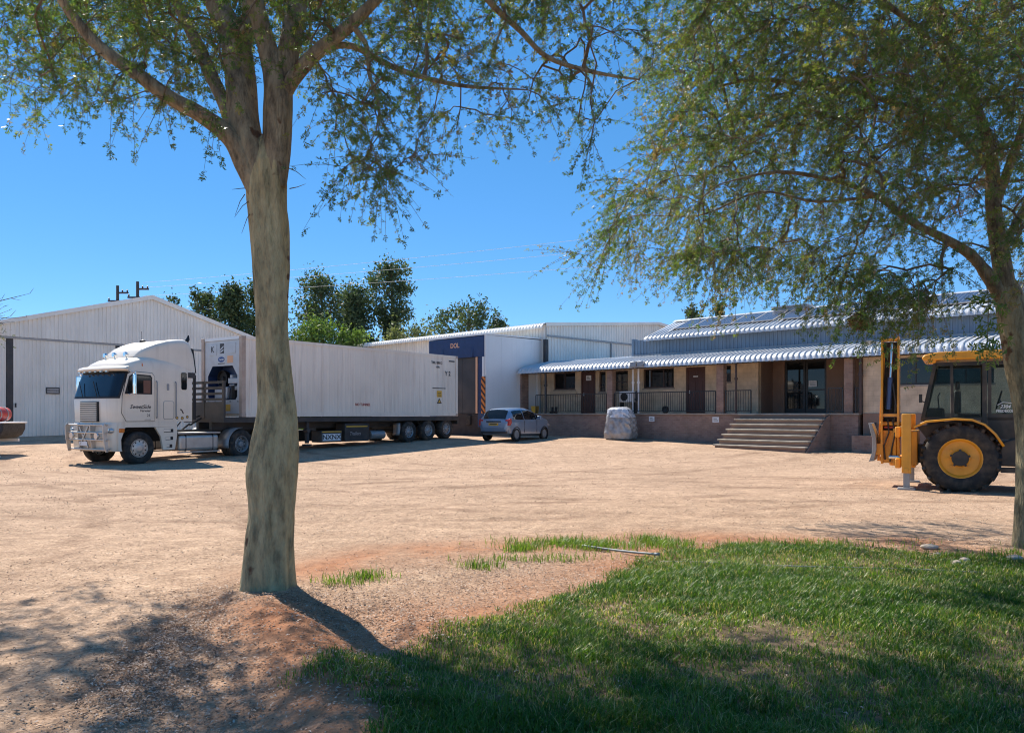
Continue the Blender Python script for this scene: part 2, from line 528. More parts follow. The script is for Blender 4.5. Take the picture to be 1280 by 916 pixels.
# tyre tracks: bands along wide arcs, broken up by noise
sxy = N.new('ShaderNodeSeparateXYZ'); L.new(tc.outputs['Object'], sxy.inputs[0])
cxy = N.new('ShaderNodeCombineXYZ'); L.new(sxy.outputs['X'], cxy.inputs['X']); L.new(sxy.outputs['Y'], cxy.inputs['Y'])
track = None
for (tcx, tcy, trr, tw_) in ((-3.0, 30.0, 16.5, 0.20), (-3.0, 30.0, 18.5, 0.20), (6.0, 38.0, 24.0, 0.22), (6.0, 38.0, 26.0, 0.22), (-22, 4, 17.5, 0.2), (-22, 4, 19.6, 0.2),
                             (2, -30, 47.0, 0.25), (2, -30, 49.1, 0.25), (-30, 60, 50.0, 0.25), (-30, 60, 52.0, 0.25), (14, 46, 27.5, 0.2), (14, 46, 29.4, 0.2)):
    dn = N.new('ShaderNodeVectorMath'); dn.operation = 'DISTANCE'; L.new(cxy.outputs[0], dn.inputs[0]); dn.inputs[1].default_value = (tcx, tcy, 0)
    sb = N.new('ShaderNodeMath'); sb.operation = 'SUBTRACT'; L.new(dn.outputs['Value'], sb.inputs[0]); sb.inputs[1].default_value = trr
    ab = N.new('ShaderNodeMath'); ab.operation = 'ABSOLUTE'; L.new(sb.outputs[0], ab.inputs[0])
    mr = N.new('ShaderNodeMapRange'); mr.interpolation_type = 'SMOOTHSTEP'; mr.inputs['From Min'].default_value = tw_*1.5; mr.inputs['From Max'].default_value = tw_*0.3
    L.new(ab.outputs[0], mr.inputs['Value'])
    if track is None: track = mr.outputs['Result']
    else:
        mxn = N.new('ShaderNodeMath'); mxn.operation = 'MAXIMUM'; L.new(track, mxn.inputs[0]); L.new(mr.outputs['Result'], mxn.inputs[1]); track = mxn.outputs[0]
tbrk = gramp(gnoise(0.55, 5, 0.6).outputs['Fac'], 0.40, 0.62, (0, 0, 0), (0.8, 0.8, 0.8))
tmul = N.new('ShaderNodeMath'); tmul.operation = 'MULTIPLY'; L.new(track, tmul.inputs[0]); L.new(tbrk, tmul.inputs[1])
sand = gmix(tmul.outputs[0], sand, gmix(None, sand, (0.62, 0.58, 0.56), 'MULTIPLY', 1.0))
a_red = N.new('ShaderNodeAttribute'); a_red.attribute_name = 'red'
redc = gramp(gnoise(6, 6, 0.6).outputs['Fac'], 0.3, 0.7, (0.27, 0.115, 0.058), (0.50, 0.235, 0.12))
colr = gmix(a_red.outputs['Fac'], sand, redc)
a_l = N.new('ShaderNodeAttribute'); a_l.attribute_name = 'lawn'
soil = gramp(gnoise(9, 5, 0.6).outputs['Fac'], 0.3, 0.7, (0.075, 0.062, 0.032), (0.25, 0.18, 0.105))
colr = gmix(a_l.outputs['Fac'], colr, soil)
L.new(colr, P.inputs['Base Color'])
hsum = N.new('ShaderNodeMath'); hsum.operation = 'MULTIPLY_ADD'
L.new(gnoise(30, 5, 0.7).outputs['Fac'], hsum.inputs[0]); hsum.inputs[1].default_value = 0.6; hs2 = N.new('ShaderNodeMath'); hs2.operation = 'MULTIPLY_ADD'; L.new(tmul.outputs[0], hs2.inputs[0]); hs2.inputs[1].default_value = -0.5; L.new(gnoise(4, 4).outputs['Fac'], hs2.inputs[2])
L.new(hs2.outputs[0], hsum.inputs[2])
bp = N.new('ShaderNodeBump'); bp.inputs['Strength'].default_value = 0.9; bp.inputs['Distance'].default_value = 0.045
L.new(hsum.outputs[0], bp.inputs['Height']); L.new(bp.outputs['Normal'], P.inputs['Normal'])
ground = np_mesh('ground', V, F, gm, smooth=True, attrs={'red': red.ravel(), 'lawn': (lm * 0.85).ravel()}, kind='structure')

# ------------------------------------------------------------------ loose stones lying in the yard (uncountable)
def in_view_points(n, ymin, ymax, p=1.0, xmargin=1.15):
    """points spread over the ground, denser near the camera"""
    u = rng.random(n)
    y = ymin * (ymax / ymin) ** (u ** p)
    x = (rng.random(n) * 2 - 1) * y * 0.68 * xmargin
    return x, y

def pebble_cloud(name, x, y, size, mat, flat=0.55, kind='stuff'):
    n = len(x)
    base = np.array([(1,0,0),(0,1,0),(-1,0,0),(0,-1,0),(0.1,0.1,1),(0,0,-1)], float)
    tri = np.array([(0,1,4),(1,2,4),(2,3,4),(3,0,4),(1,0,5),(2,1,5),(3,2,5),(0,3,5)])
    B = base[None] * (0.7 + 0.6 * rng.random((n, 6, 1)))
    B[:, :, 2] *= flat
    a = rng.random(n) * 6.283; c, s = np.cos(a)[:, None], np.sin(a)[:, None]
    X = B[:, :, 0] * c - B[:, :, 1] * s * 0.7; Y = B[:, :, 0] * s + B[:, :, 1] * c * 0.7
    W = np.stack([X, Y, B[:, :, 2]], -1) * size[:, None, None]
    W += np.stack([x, y, zg(x, y) + size * 0.15], -1)[:, None]
    Ft = (tri[None] + (np.arange(n) * 6)[:, None, None]).reshape(-1, 3)
    return np_mesh(name, W.reshape(-1, 3), Ft, mat, attrs={'tint': np.repeat(rng.random(n), 6)}, kind=kind)

def tint_mat(name, stops, rough=0.9):
    m = bpy.data.materials.new(name); m.use_nodes = True
    N, L = nt(m); p = N['Principled BSDF']; p.inputs['Roughness'].default_value = rough; p.inputs['Specular IOR Level'].default_value = 0.2
    at = N.new('ShaderNodeAttribute'); at.attribute_name = 'tint'
    cr = N.new('ShaderNodeValToRGB')
    while len(cr.color_ramp.elements) < len(stops): cr.color_ramp.elements.new(0.5)
    for e, (pos, c) in zip(cr.color_ramp.elements, stops): e.position = pos; e.color = (*c, 1)
    L.new(at.outputs['Fac'], cr.inputs['Fac']); L.new(cr.outputs['Color'], p.inputs['Base Color'])
    return m

x, y = in_view_points(44000, 3.6, 30, 0.8)
keep = (lawn_mask(x, y) < 0.3) & (fbm(x * 0.8, y * 0.8, 50) + 0.25 * rng.random(len(x)) > 0.5)
x, y = x[keep], y[keep]
sz = (0.003 + 0.006 * rng.random(len(x)) ** 2) * (0.8 + y / 14)
grav = pebble_cloud('gravel', x, y, sz, tint_mat('gravel_stone', [(0, (0.24, 0.15, 0.10)), (0.45, (0.45, 0.32, 0.22)), (1, (0.62, 0.49, 0.38))]))
grav['label'] = 'small pale and brown stones scattered over the sandy yard'

# ------------------------------------------------------------------ dry leaf litter and pods (uncountable)
def litter(name, x, y, ln, mat):
    n = len(x); a = rng.random(n) * 6.283
    d = np.stack([np.cos(a), np.sin(a), (rng.random(n) - 0.5) * 0.5], -1)
    s = np.stack([-np.sin(a), np.cos(a), (rng.random(n) - 0.5) * 0.9], -1)
    c = np.stack([x, y, zg(x, y) + 0.006 + 0.012 * rng.random(n)], -1)
    w = ln * (0.10 + 0.18 * rng.random(n))
    bend = np.zeros((n, 3)); bend[:, 2] = ln * (0.05 + 0.25 * rng.random(n))
    bend += s * (ln * (rng.random(n) - 0.5) * 0.6)[:, None]
    W = np.stack([c - d*ln[:, None]*0.5 - s*w[:, None]*0.3, c - d*ln[:, None]*0.5 + s*w[:, None]*0.3,
                  c + bend + s*w[:, None], c + bend - s*w[:, None],
                  c + d*ln[:, None]*0.5 + s*w[:, None]*0.2, c + d*ln[:, None]*0.5 - s*w[:, None]*0.2], 1)
    q = np.array([(0,1,2,3), (3,2,4,5)])
    Fq = (q[None] + (np.arange(n) * 6)[:, None, None]).reshape(-1, 4)
    return np_mesh(name, W.reshape(-1, 3), Fq, mat, attrs={'tint': np.repeat(rng.random(n), 6)}, kind='stuff')

lit_m = tint_mat('dry_leaf', [(0, (0.13, 0.075, 0.05)), (0.45, (0.27, 0.175, 0.12)), (0.8, (0.42, 0.32, 0.25)), (1, (0.56, 0.46, 0.38))])
px = []; py = []
def scatter(n, cx, cy, sx, sy, rot=0.0):
    a = rng.normal(size=n) * sx; b = rng.normal(size=n) * sy
    px.append(cx + a * math.cos(rot) - b * math.sin(rot)); py.append(cy + a * math.sin(rot) + b * math.cos(rot))
scatter(3600, -2.3, 5.35, 0.28, 0.85, 0.25)
scatter(1400, -1.75, 4.55, 0.3, 0.6, 0.3)
scatter(1000, -2.2, 6.7, 0.6, 0.25)
scatter(3200, -1.05, 6.1, 0.55, 0.35, -0.8)
scatter(3600, -0.1, 7.2, 0.8, 0.6)
scatter(2800, 0.4, 8.2, 1.0, 0.45)
scatter(1500, -0.9, 4.4, 0.35, 0.5, 0.4)
scatter(3800, -2.42, 5.3, 0.15, 0.75, 0.18)
scatter(1500, -2.05, 4.5, 0.14, 0.5, 0.3)
scatter(500, TREE_L[0], TREE_L[1]-0.05, 0.42, 0.36)
scatter(2500, 2.6, 9.5, 2.2, 0.35)
scatter(1500, 5.4, 9.0, 0.9, 0.5)
scatter(1200, 1.4, 6.2, 0.8, 0.6)
x_, y_ = in_view_points(6000, 3.6, 16)
px.append(x_); py.append(y_)
px = np.concatenate(px); py = np.concatenate(py)
k = (np.hypot(px - TREE_L[0], py - TREE_L[1]) > 0.3) & (py > 2)
px, py = px[k], py[k]
lit = litter('leaf_litter', px, py, 0.010 + 0.022 * rng.random(len(px)), lit_m)
lit['label'] = 'pale dry leaves and curled pods lying on the red soil under the trees'

# ------------------------------------------------------------------ grass (uncountable)
def grass(name, x, y, h, w, tint, mat):
    n = len(x); a = rng.random(n) * 6.283; le = (0.25 + 0.9 * rng.random(n)) * h
    d = np.stack([np.cos(a), np.sin(a), np.zeros(n)], -1)
    s = np.stack([-np.sin(a), np.cos(a), np.zeros(n)], -1) * w[:, None]
    up = np.zeros((n, 3)); up[:, 2] = 1
    b = np.stack([x, y, zg(x, y) - 0.004], -1)
    m = b + d * (le * 0.3)[:, None] + up * (h * 0.6)[:, None]
    t = b + d * le[:, None] + up * (h * (0.75 + 0.3 * rng.random(n)))[:, None]
    W = np.stack([b - s, b + s, m + s * 0.8, m - s * 0.8, t], 1)
    q = np.array([(0,1,2), (0,2,3), (3,2,4)])
    Fq = (q[None] + (np.arange(n) * 5)[:, None, None]).reshape(-1, 3)
    return np_mesh(name, W.reshape(-1, 3), Fq, mat, attrs={'tint': np.repeat(tint, 5)}, kind='stuff')

gr_m = leaf_mat('grass_blade', [(0, (0.028, 0.085, 0.010)), (0.45, (0.085, 0.175, 0.018)), (0.75, (0.185, 0.255, 0.04)), (0.9, (0.33, 0.29, 0.11)), (1, (0.52, 0.42, 0.24))], 0.40, 0.4)
n = 800000
u = rng.random(n)
y = 2.2 + (9.6 - 2.2) * u ** 1.25
x = -1.5 + 11.5 * rng.random(n)
vis = (x < 0.75 * y + 0.8) & (x > -0.75 * y)
x, y = x[vis], y[vis]
lmv = lawn_mask(x, y)
dens = fbm(x * 1.1, y * 1.1, 61, 4)
bare = 0.45 + 0.55 * sm((dens - 0.30) / 0.2)
for (bx, by, br, bs) in ((1.55, 5.6, 0.85, 0.9), (2.15, 5.2, 0.5, 0.7), (0.9, 6.4, 0.4, 0.6), (3.2, 5.0, 0.7, 0.7), (2.6, 4.3, 0.6, 0.5), (4.2, 4.9, 0.6, 0.75), (3.6, 8.0, 0.9, 0.6), (5.0, 7.3, 0.8, 0.5), (1.3, 4.6, 0.4, 0.5)):
    bare = bare * (1 - bs * np.exp(-(((x-bx)**2 + ((y-by)*1.4)**2) / br**2)) * np.clip(1.6 * fbm(x*3, y*3, 71) , 0, 1.15))
keep = rng.random(len(x)) < np.clip(lmv * 2.0 - 0.3, 0, 1) * np.clip(bare, 0.05, 1)
x, y, bare = x[keep], y[keep], bare[keep]
clump = fbm(x * 4.0, y * 4.0, 81, 3)
h = (0.032 + 0.052 * clump) * (0.6 + 0.7 * rng.random(len(x))) * (0.55 + 0.5 * bare)
tint = np.clip(0.30 + 0.55 * (clump - 0.5) + 0.25 * (1 - bare) + rng.normal(size=len(x)) * 0.16, 0, 1)
dry = rng.random(len(x)) < 0.09 + 0.28 * (1 - bare)
tint[dry] = 0.85 + 0.15 * rng.random(dry.sum())
# small tufts outside the lawn
tx, ty, tt = [], [], []
for (cx, cy, sx_, sy_, n_) in ((-1.6, 7.25, 0.13, 0.10, 150), (-1.40, 7.5, 0.10, 0.09, 210), (-0.33, 8.05, 0.12, 0.09, 190), (0.11, 9.1, 0.12, 0.12, 330),
                               (0.65, 9.5, 0.35, 0.16, 850), (1.05, 9.25, 0.3, 0.16, 700), (1.75, 9.75, 0.14, 0.12, 420), (1.9, 9.35, 0.2, 0.16, 450),
                               (3.5, 9.35, 0.7, 0.15, 600), (0.3, 8.45, 0.4, 0.08, 260), (5.5, 8.5, 0.6, 0.15, 700)):
    tx.append(cx + rng.normal(size=n_) * sx_); ty.append(cy + rng.normal(size=n_) * sy_); tt.append(0.45 + 0.28 * rng.random(n_))
tx, ty, tt = map(np.concatenate, (tx, ty, tt))
x = np.concatenate([x, tx]); y = np.concatenate([y, ty]); tint = np.concatenate([tint, tt])
h = np.concatenate([h, 0.05 + 0.07 * rng.random(len(tx))])
GRASS_N = len(x)
gr = grass('lawn_grass', x, y, h, 0.0016 + 0.0017 * rng.random(len(x)) + 0.00013 * y, tint, gr_m)
gr['label'] = 'uneven green lawn with thin dry patches'
# ================================================================== BUILDINGS
def rib_x(x0, x1, pitch, depth):
    """breakpoints of a box-rib sheet: positions and outward offsets"""
    xs, ds = [], []
    n = max(1, int(round((x1 - x0) / pitch))); p = (x1 - x0) / n
    for i in range(n):
        a = x0 + i * p
        for f, d in ((0, 0), (0.58, 0), (0.68, 1), (0.88, 1), (0.98, 0)):
            xs.append(a + f * p); ds.append(d * depth)
    xs.append(x1); ds.append(0)
    return np.array(xs), np.array(ds)

def rib_wall(mb, x0, x1, zb, zt, y, pitch=0.25, depth=0.03, axis='x', sign=-1):
    """ribbed cladding with vertical ribs; zb, zt numbers or functions; axis x: faces -y, axis y: faces +x"""
    xs, ds = rib_x(x0, x1, pitch, depth)
    fb = zb if callable(zb) else (lambda t: zb)
    ft = zt if callable(zt) else (lambda t: zt)
    rows = []
    for f in (fb, ft):
        if axis == 'x': rows.append([(a, y + sign * d, f(a)) for a, d in zip(xs, ds)])
        else: rows.append([(y - sign * d, a, f(a)) for a, d in zip(xs, ds)])
    mb.grid(rows)

def rib_roof(mb, s0, s1, prof, pitch=0.25, depth=0.03):
    """ribbed roof sheet swept along x over the profile [(y,z),...]"""
    xs, ds = rib_x(s0, s1, pitch, depth)
    prof = np.array(prof, float)
    t = np.gradient(prof, axis=0); nrm = np.stack([-t[:, 1], t[:, 0]], 1)
    nrm /= np.linalg.norm(nrm, axis=1)[:, None]
    nrm[nrm[:, 1] < -0.2] *= -1
    G = np.zeros((len(prof), len(xs), 3))
    for i in range(len(prof)):
        G[i, :, 0] = xs
        k_ = 0.45 if (len(prof) > 2 and i >= len(prof) - 1) else 1.0
        G[i, :, 1] = prof[i, 0] + nrm[i, 0] * ds * k_
        G[i, :, 2] = prof[i, 1] + nrm[i, 1] * ds * k_
    mb.grid(G)

def open_wall(mb, x0, x1, z0, z1, y, th, holes):
    """wall facing -y with rectangular openings (x0,x1,z0,z1), with reveals"""
    xs = sorted({x0, x1, *[h[0] for h in holes], *[h[1] for h in holes]})
    zs = sorted({z0, z1, *[h[2] for h in holes], *[h[3] for h in holes]})
    for a, b in zip(xs[:-1], xs[1:]):
        for c, d in zip(zs[:-1], zs[1:]):
            mx, mz = (a + b) / 2, (c + d) / 2
            if any(h[0] < mx < h[1] and h[2] < mz < h[3] for h in holes): continue
            mb.add([(a, y, c), (b, y, c), (b, y, d), (a, y, d)], [(0, 1, 2, 3)])
            mb.add([(a, y+th, c), (b, y+th, c), (b, y+th, d), (a, y+th, d)], [(0, 3, 2, 1)])
    for (a, b, c, d) in holes:
        mb.add([(a, y, c), (a, y+th, c), (a, y+th, d), (a, y, d)], [(0, 1, 2, 3)])
        mb.add([(b, y, c), (b, y+th, c), (b, y+th, d), (b, y, d)], [(0, 3, 2, 1)])
        mb.add([(a, y, d), (b, y, d), (b, y+th, d), (a, y+th, d)], [(0, 1, 2, 3)])
        mb.add([(a, y, c), (b, y, c), (b, y+th, c), (a, y+th, c)], [(0, 3, 2, 1)])

def window(parent, x0, x1, z0, z1, y, mull=(0.5,), trans=None, fm=None, sill=True):
    fm = fm or MT['frame_brown']; t = 0.07
    f = MB()
    f.box(x0, x1, y, y+0.06, z1-t, z1).box(x0, x1, y, y+0.06, z0, z0+t)
    f.box(x0, x0+t, y, y+0.06, z0+t, z1-t).box(x1-t, x1, y, y+0.06, z0+t, z1-t)
    for k in mull:
        xm = x0 + (x1-x0)*k
        f.box(xm-0.025, xm+0.025, y+0.008, y+0.055, z0+t, z1-t)
    if trans is not None:
        zm = z0 + (z1-z0)*trans
        f.box(x0+t, x1-t, y+0.012, y+0.05, zm-0.022, zm+0.022)
    o = f.build('window', fm, parent)
    box('pane', MT['glass'], o, x0+t*0.5, x1-t*0.5, y+0.026, y+0.036, z0+t*0.5, z1-t*0.5)
    if sill: box('sill', MT['concrete'], o, x0-0.05, x1+0.05, y-0.10, y+0.02, z0-0.07, z0-0.004)
    return o

def panel_door(parent, x0, x1, z0, z1, y):
    d = box('door', MT['wood_dark'], parent, x0, x1, y, y+0.05, z0, z1)
    w = x1 - x0; h = z1 - z0
    for (a, b) in ((0.10, 0.46), (0.54, 0.90)):
        for (c, e) in ((0.06, 0.42), (0.50, 0.74), (0.79, 0.95)):
            MB().box(x0+w*a, x0+w*b, y-0.014, y, z0+h*c, z0+h*e).build('panel', MT['wood_dark'], d, bevel=0.012)
    MB().cyl((x0+0.09, y-0.05, z0+1.0), (x0+0.20, y-0.05, z0+1.0), 0.012, n=8).box(x0+0.07, x0+0.11, y-0.03, y, z0+0.92, z0+1.08).build('handle', MT['chrome'], d)
    fr = MB().box(x0-0.08, x0, y-0.04, y+0.06, z0, z1+0.08).box(x1, x1+0.08, y-0.04, y+0.06, z0, z1+0.08).box(x0, x1, y-0.04, y+0.06, z1, z1+0.08)
    fr.build('frame', MT['wood_dark'], d)
    return d

def railing(parent, x0, x1, y, z0, h=1.0, pitch=0.115):
    r = MB()
    r.box(x0, x1, y-0.02, y+0.02, z0+h-0.04, z0+h)
    o = r.build('railing', MT['frame_black'], parent)
    box('bottom_rail', MT['frame_black'], o, x0, x1, y-0.015, y+0.015, z0+0.08, z0+0.11)
    b = MB(); n = max(2, int((x1-x0)/pitch))
    for i in range(n+1):
        xx = x0 + (x1-x0)*i/n; w = 0.008 if 0 < i < n else 0.02
        b.box(xx-w, xx+w, y-w, y+w, z0 if i in (0, n) else z0+0.11, z0+h-0.04)
    b.build('balusters', MT['frame_black'], o)['kind'] = 'stuff'
    return o

FO = (5.85, 36.5); FR = R(-45)
FL = 1.62                                   # porch floor level
# ------------------------------------------------------------------ office with porch
of = thing('office_building', 'low beige office with brick porch, blue corrugated fascia and solar panels on its roof', 'building', (FO[0], FO[1], 0), FR)
holes = [(-7.0, -5.45, 2.92, 3.85), (-5.05, -4.05, FL, 3.85), (-3.80, -3.38, 2.75, 3.80), (-2.85, -1.95, 2.75, 3.80),
         (-1.00, 0.78, 2.86, 3.82), (1.45, 2.50, FL, 3.80), (3.44, 3.82, 3.05, 3.82)]
b = MB(); open_wall(b, -7.95, 5.16, FL-0.1, 4.45, 2.0, 0.25, holes); b.build('wall', MT['block'], of)
b = MB(); open_wall(b, -7.95, -0.0, 0, 1, 0, 0.1, []) if False else None
ho2 = [(11.45, 14.6, 2.66, 3.66), (17.0, 19.5, 2.66, 3.66)]
b = MB(); open_wall(b, 10.24, 23.0, FL, 4.1, 0.5, 0.25, ho2); b.box(10.24, 10.40, 0.752, 4.2, FL, 4.4); b.build('wall', MT['block'], of)
MB().box(10.25, 23.0, 0.46, 0.74, -0.4, FL-0.004).build('plinth_wall', MT['plaster_brown'], of)
MB().box(10.06, 11.1, -0.15, 0.455, -0.4, 0.78).build('plinth_step', MT['brick'], of)
MB().tube([(10.75, 0.36, 0.75), (10.75, 0.36, 1.18), (10.72, 0.44, 1.24), (10.6, 0.458, 1.24)], 0.025, 8).build('standpipe', MT['dark_steel'], of)
# porch base
MB().box(-7.9, 10.10, 0.34, 3.3, -0.4, FL-0.07).build('porch_wall', MT['brick'], of)
MB().box(-7.93, 10.16, 0.28, 4.2, FL-0.065, FL).build('porch_floor', MT['concrete'], of)
for (a, c, w) in ((-2.08, -1.66, 0), (3.98, 4.40, 0), (9.52, 9.93, 0)):
    MB().box(a+0.03, c-0.05, 0.40, 0.68, FL+0.002, 3.80).build('column', MT['brick'], of)
# entrance alcove
MB().box(5.02, 5.16, 2.252, 3.35, FL, 4.4).build('alcove_side', MT['plaster_brown'], of)
b = MB(); open_wall(b, 5.16, 10.24, FL, 4.4, 3.35, 0.2, [(5.72, 7.62, FL+0.02, 3.98)]); b.build('alcove_wall', MT['plaster_brown'], of)
d = MB(); t = 0.09
for (a, c) in ((5.73, 6.66), (6.68, 7.61)):
    d.box(a, a+t, 3.40, 3.46, FL+0.03, 3.97).box(c-t, c, 3.40, 3.46, FL+0.03, 3.97)
    d.box(a+t, c-t, 3.40, 3.46, 3.97-t, 3.97).box(a+t, c-t, 3.40, 3.46, FL+0.03, FL+0.2).box(a+t, c-t, 3.405, 3.455, 2.62, 2.68)
gd = d.build('glass_door', MT['frame_black'], of)
for (a, c) in ((5.73, 6.66), (6.68, 7.61)):
    box('pane', MT['glass'], gd, a+0.05, c-0.05, 3.425, 3.435, FL+0.1, 3.9)
box('notice', MT['lamp_white'], gd, 6.82, 7.18, 3.385, 3.392, 2.78, 3.05)
for zz in (2.84, 2.90, 2.96):
    box('print', MT['grey_steel'], gd, 6.87, 7.13, 3.382, 3.384, zz, zz+0.025)
# windows and doors along the porch
window(of, -7.0, -5.45, 2.92, 3.85, 2.08, (0.48,))
window(of, -3.80, -3.38, 2.75, 3.80, 2.08, ())
window(of, -2.85, -1.95, 2.75, 3.80, 2.08, (), 0.45)
window(of, -1.00, 0.78, 2.86, 3.82, 2.08, (0.22, 0.64), None)
window(of, 3.44, 3.82, 3.05, 3.82, 2.08, ())
window(of, 11.45, 14.6, 2.66, 3.66, 0.58, (0.2, 0.42, 0.72), None, MT['frame_black'])
window(of, 17.0, 19.5, 2.66, 3.66, 0.58, (0.33, 0.66), None, MT['frame_black'])
panel_door(of, -4.95, -4.15, FL+0.01, 3.74, 2.05)
panel_door(of, 1.55, 2.42, FL+0.01, 3.70, 2.05)
box('sill_band', MT['plaster'], of, -7.2, -5.3, 1.93, 2.005, 2.56, 2.80)
box('sill_band', MT['plaster'], of, -3.95, -1.75, 1.93, 2.005, 2.45, 2.68)
for (a, c) in ((-6.9, -2.12), (-1.62, 3.94), (4.44, 5.62), (8.92, 9.48), (9.97, 10.2)):
    railing(of, a, c, 0.45, FL)
# awning: bullnose sheet, beam, brackets
prof = [(-0.02, 3.76), (0.00, 3.84), (0.06, 3.95), (0.17, 4.04), (0.34, 4.10), (0.42, 4.12), (2.05, 4.50)]
b = MB(); rib_roof(b, -7.85, 23.2, prof, 0.235, 0.042); b.build('awning', MT['roof_sheet'], of, smooth=35)
box('awning_beam', MT['dark_steel'], of, -7.8, 23.1, 0.26, 0.36, 3.74, 3.90)
box('awning_bounce_lining', MT['lamp_white'], of, -7.8, 23.1, 0.37, 1.99, 4.02, 4.05)  # unseen underside, made white to bounce light onto the porch walls
for i in range(14):
    xx = -7.2 + i * 2.3
    MB().bar((xx, 0.3, 3.86), (xx, 1.98, 4.2), 0.06, 0.12).build('rafter', MT['dark_steel'], of)
for xx in (-0.12, 0.28):
    box('gutter_box', MT['grey_steel'], of, xx-0.17, xx+0.17, -0.10, 0.12, 3.80, 4.06, 0.02)
# pipes
for (xx, yy, mt_, r_, z1) in ((-6.05, 0.30, 'dark_steel', 0.06, 3.75), (-0.62, 0.62, 'lamp_white', 0.045, 3.8), (-0.30, 0.62, 'lamp_white', 0.05, 3.8),
                              (4.98, 0.36, 'frame_brown', 0.045, 3.75), (10.20, 0.34, 'frame_brown', 0.06, 3.8)):
    MB().cyl((xx, yy, FL), (xx, yy, z1), r_, n=10).cyl((xx, yy, 3.05), (xx, yy, 3.15), r_*1.6, n=10).build('downpipe', MT[mt_], of, smooth=40)
for (a, c, yy, zz) in ((0.55, 2.6, 1.2, 3.93), (5.7, 7.4, 0.62, 3.92), (-0.95, -0.55, 1.4, 3.93)):
    MB().box(a, c, yy, yy+0.1, zz, zz+0.07).build('tube_light', MT['lamp_white'], of, bevel=0.02)
# fascia and roof
b = MB(); rib_wall(b, -1.55, 23.0, 4.42, 5.28, 2.02, 0.19, 0.045); b.build('fascia', MT['blue_sheet'], of)
box('fascia_trim', MT['grey_steel'], of, -1.6, 23.0, 1.92, 1.985, 4.47, 4.55)
box('fascia_back', MT['blue_sheet'], of, -1.56, 23.0, 2.06, 2.2, 4.42, 5.25)
box('corner_flashing', MT['blue_sheet'], of, -1.68, -1.56, 1.95, 2.3, 4.45, 5.36)
prof = [(1.66, 5.17), (1.67, 5.27), (1.73, 5.35), (1.85, 5.41), (2.02, 5.46), (2.10, 5.49), (4.45, 6.36)]
b = MB(); rib_roof(b, -0.75, 23.2, prof, 0.235, 0.05); rf = b.build('roof', MT['roof_sheet'], of, smooth=35)
b = MB(); rib_roof(b, -0.75, 23.2, [(4.45, 6.36), (8.5, 5.0)], 0.235, 0.03); b.build('rear_roof', MT['roof_sheet'], of)
MB().prism([(4.2, 6.33), (4.45, 6.45), (4.7, 6.33), (4.45, 6.40)], -0.75, 23.2, 'yz').build('ridge_cap', MT['roof_sheet'], of)
MB().prism([(2.1, 4.4), (2.1, 5.42), (4.45, 6.33), (8.3, 5.02), (8.3, 0.2), (2.1, 0.2)], -0.72, -0.6, 'yz').build('end_wall', MT['blue_sheet'], of)
MB().prism([(0.76, 0.2), (0.76, 4.1), (2.1, 4.4), (2.1, 5.42), (4.45, 6.33), (8.3, 5.02), (8.3, 0.2)], 22.8, 22.98, 'yz').build('end_wall', MT['block'], of)
box('rear_wall', MT['block'], of, -7.9, 22.8, 8.3, 8.5, 0.0, 5.0)
box('low_roof', MT['roof_sheet'], of, -7.6, -0.76, 2.07, 8.3, 4.42, 4.49)
# solar panels lying on the roof
sol = M('solar_cells', (0.03, 0.04, 0.07), 0.22, var=0.08, scale=2, spec=0.4)
N, L = nt(sol); p_ = N['Principled BSDF']
tcs = N.new('ShaderNodeTexCoord'); bk = N.new('ShaderNodeTexBrick'); bk.offset = 0.0
bk.inputs['Scale'].default_value = 1; bk.inputs['Brick Width'].default_value = 0.158; bk.inputs['Row Height'].default_value = 0.158
bk.inputs['Mortar Size'].default_value = 0.004
bk.inputs['Color1'].default_value = (0.03, 0.038, 0.065, 1); bk.inputs['Color2'].default_value = (0.036, 0.045, 0.075, 1); bk.inputs['Mortar'].default_value = (0.35, 0.38, 0.42, 1)
L.new(tcs.outputs['Object'], bk.inputs['Vector']); L.new(bk.outputs['Color'], p_.inputs['Base Color'])
pitch = math.atan2(0.90, 2.43)
pm = MB().box(-0.49, 0.49, -0.80, 0.80, 0.0, 0.034); pme = None
fm = MB().box(-0.515, -0.485, -0.825, 0.825, -0.004, 0.042).box(0.485, 0.515, -0.825, 0.825, -0.004, 0.042).box(-0.485, 0.485, -0.825, -0.80, -0.004, 0.042).box(-0.485, 0.485, 0.80, 0.825, -0.004, 0.042)
groups = [(0.9, 5), (6.3, 5), (11.8, 5), (17.3, 4)]
first = None
for (a, n_) in groups:
    for i in range(n_):
        s_ = a + i * 1.035; vv = 3.35; zz = 5.46 + (vv - 2.02) * 0.3704 + 0.075
        if first is None:
            o = pm.build('solar_panel', sol, rf); f_ = fm.build('panel_frame', MT['bright_steel'], o); first = (o, f_)
        else:
            o = first[0].copy(); COL.objects.link(o); o.parent = rf
            f_ = first[1].copy(); COL.objects.link(f_); f_.parent = o
        o.location = (s_, vv, zz); o.rotation_euler = (pitch, 0, 0)
for a in (0.35, 6.02, 11.52, 17.0):
    MB().bar((a, 2.2, 5.60), (a, 4.3, 6.378), 0.08, 0.03).build('roof_strip', MT['roof_sheet'], of)
for a in (4.75, 9.15, 13.6, 18.0):
    o = MB().box(a, a+1.55, 4.25, 4.85, 6.36, 6.52).build('roof_vent', MT['grey_steel'], of)
    MB().box(a-0.08, a+1.63, 4.15, 4.95, 6.523, 6.58).build('vent_cap', MT['roof_sheet'], o)
MB().cyl((2.05, 4.5, 6.3), (2.05, 4.5, 7.1), 0.012, n=6).cyl((1.9, 4.5, 6.95), (2.2, 4.5, 6.95), 0.008, n=6).build('aerial', MT['grey_steel'], of)

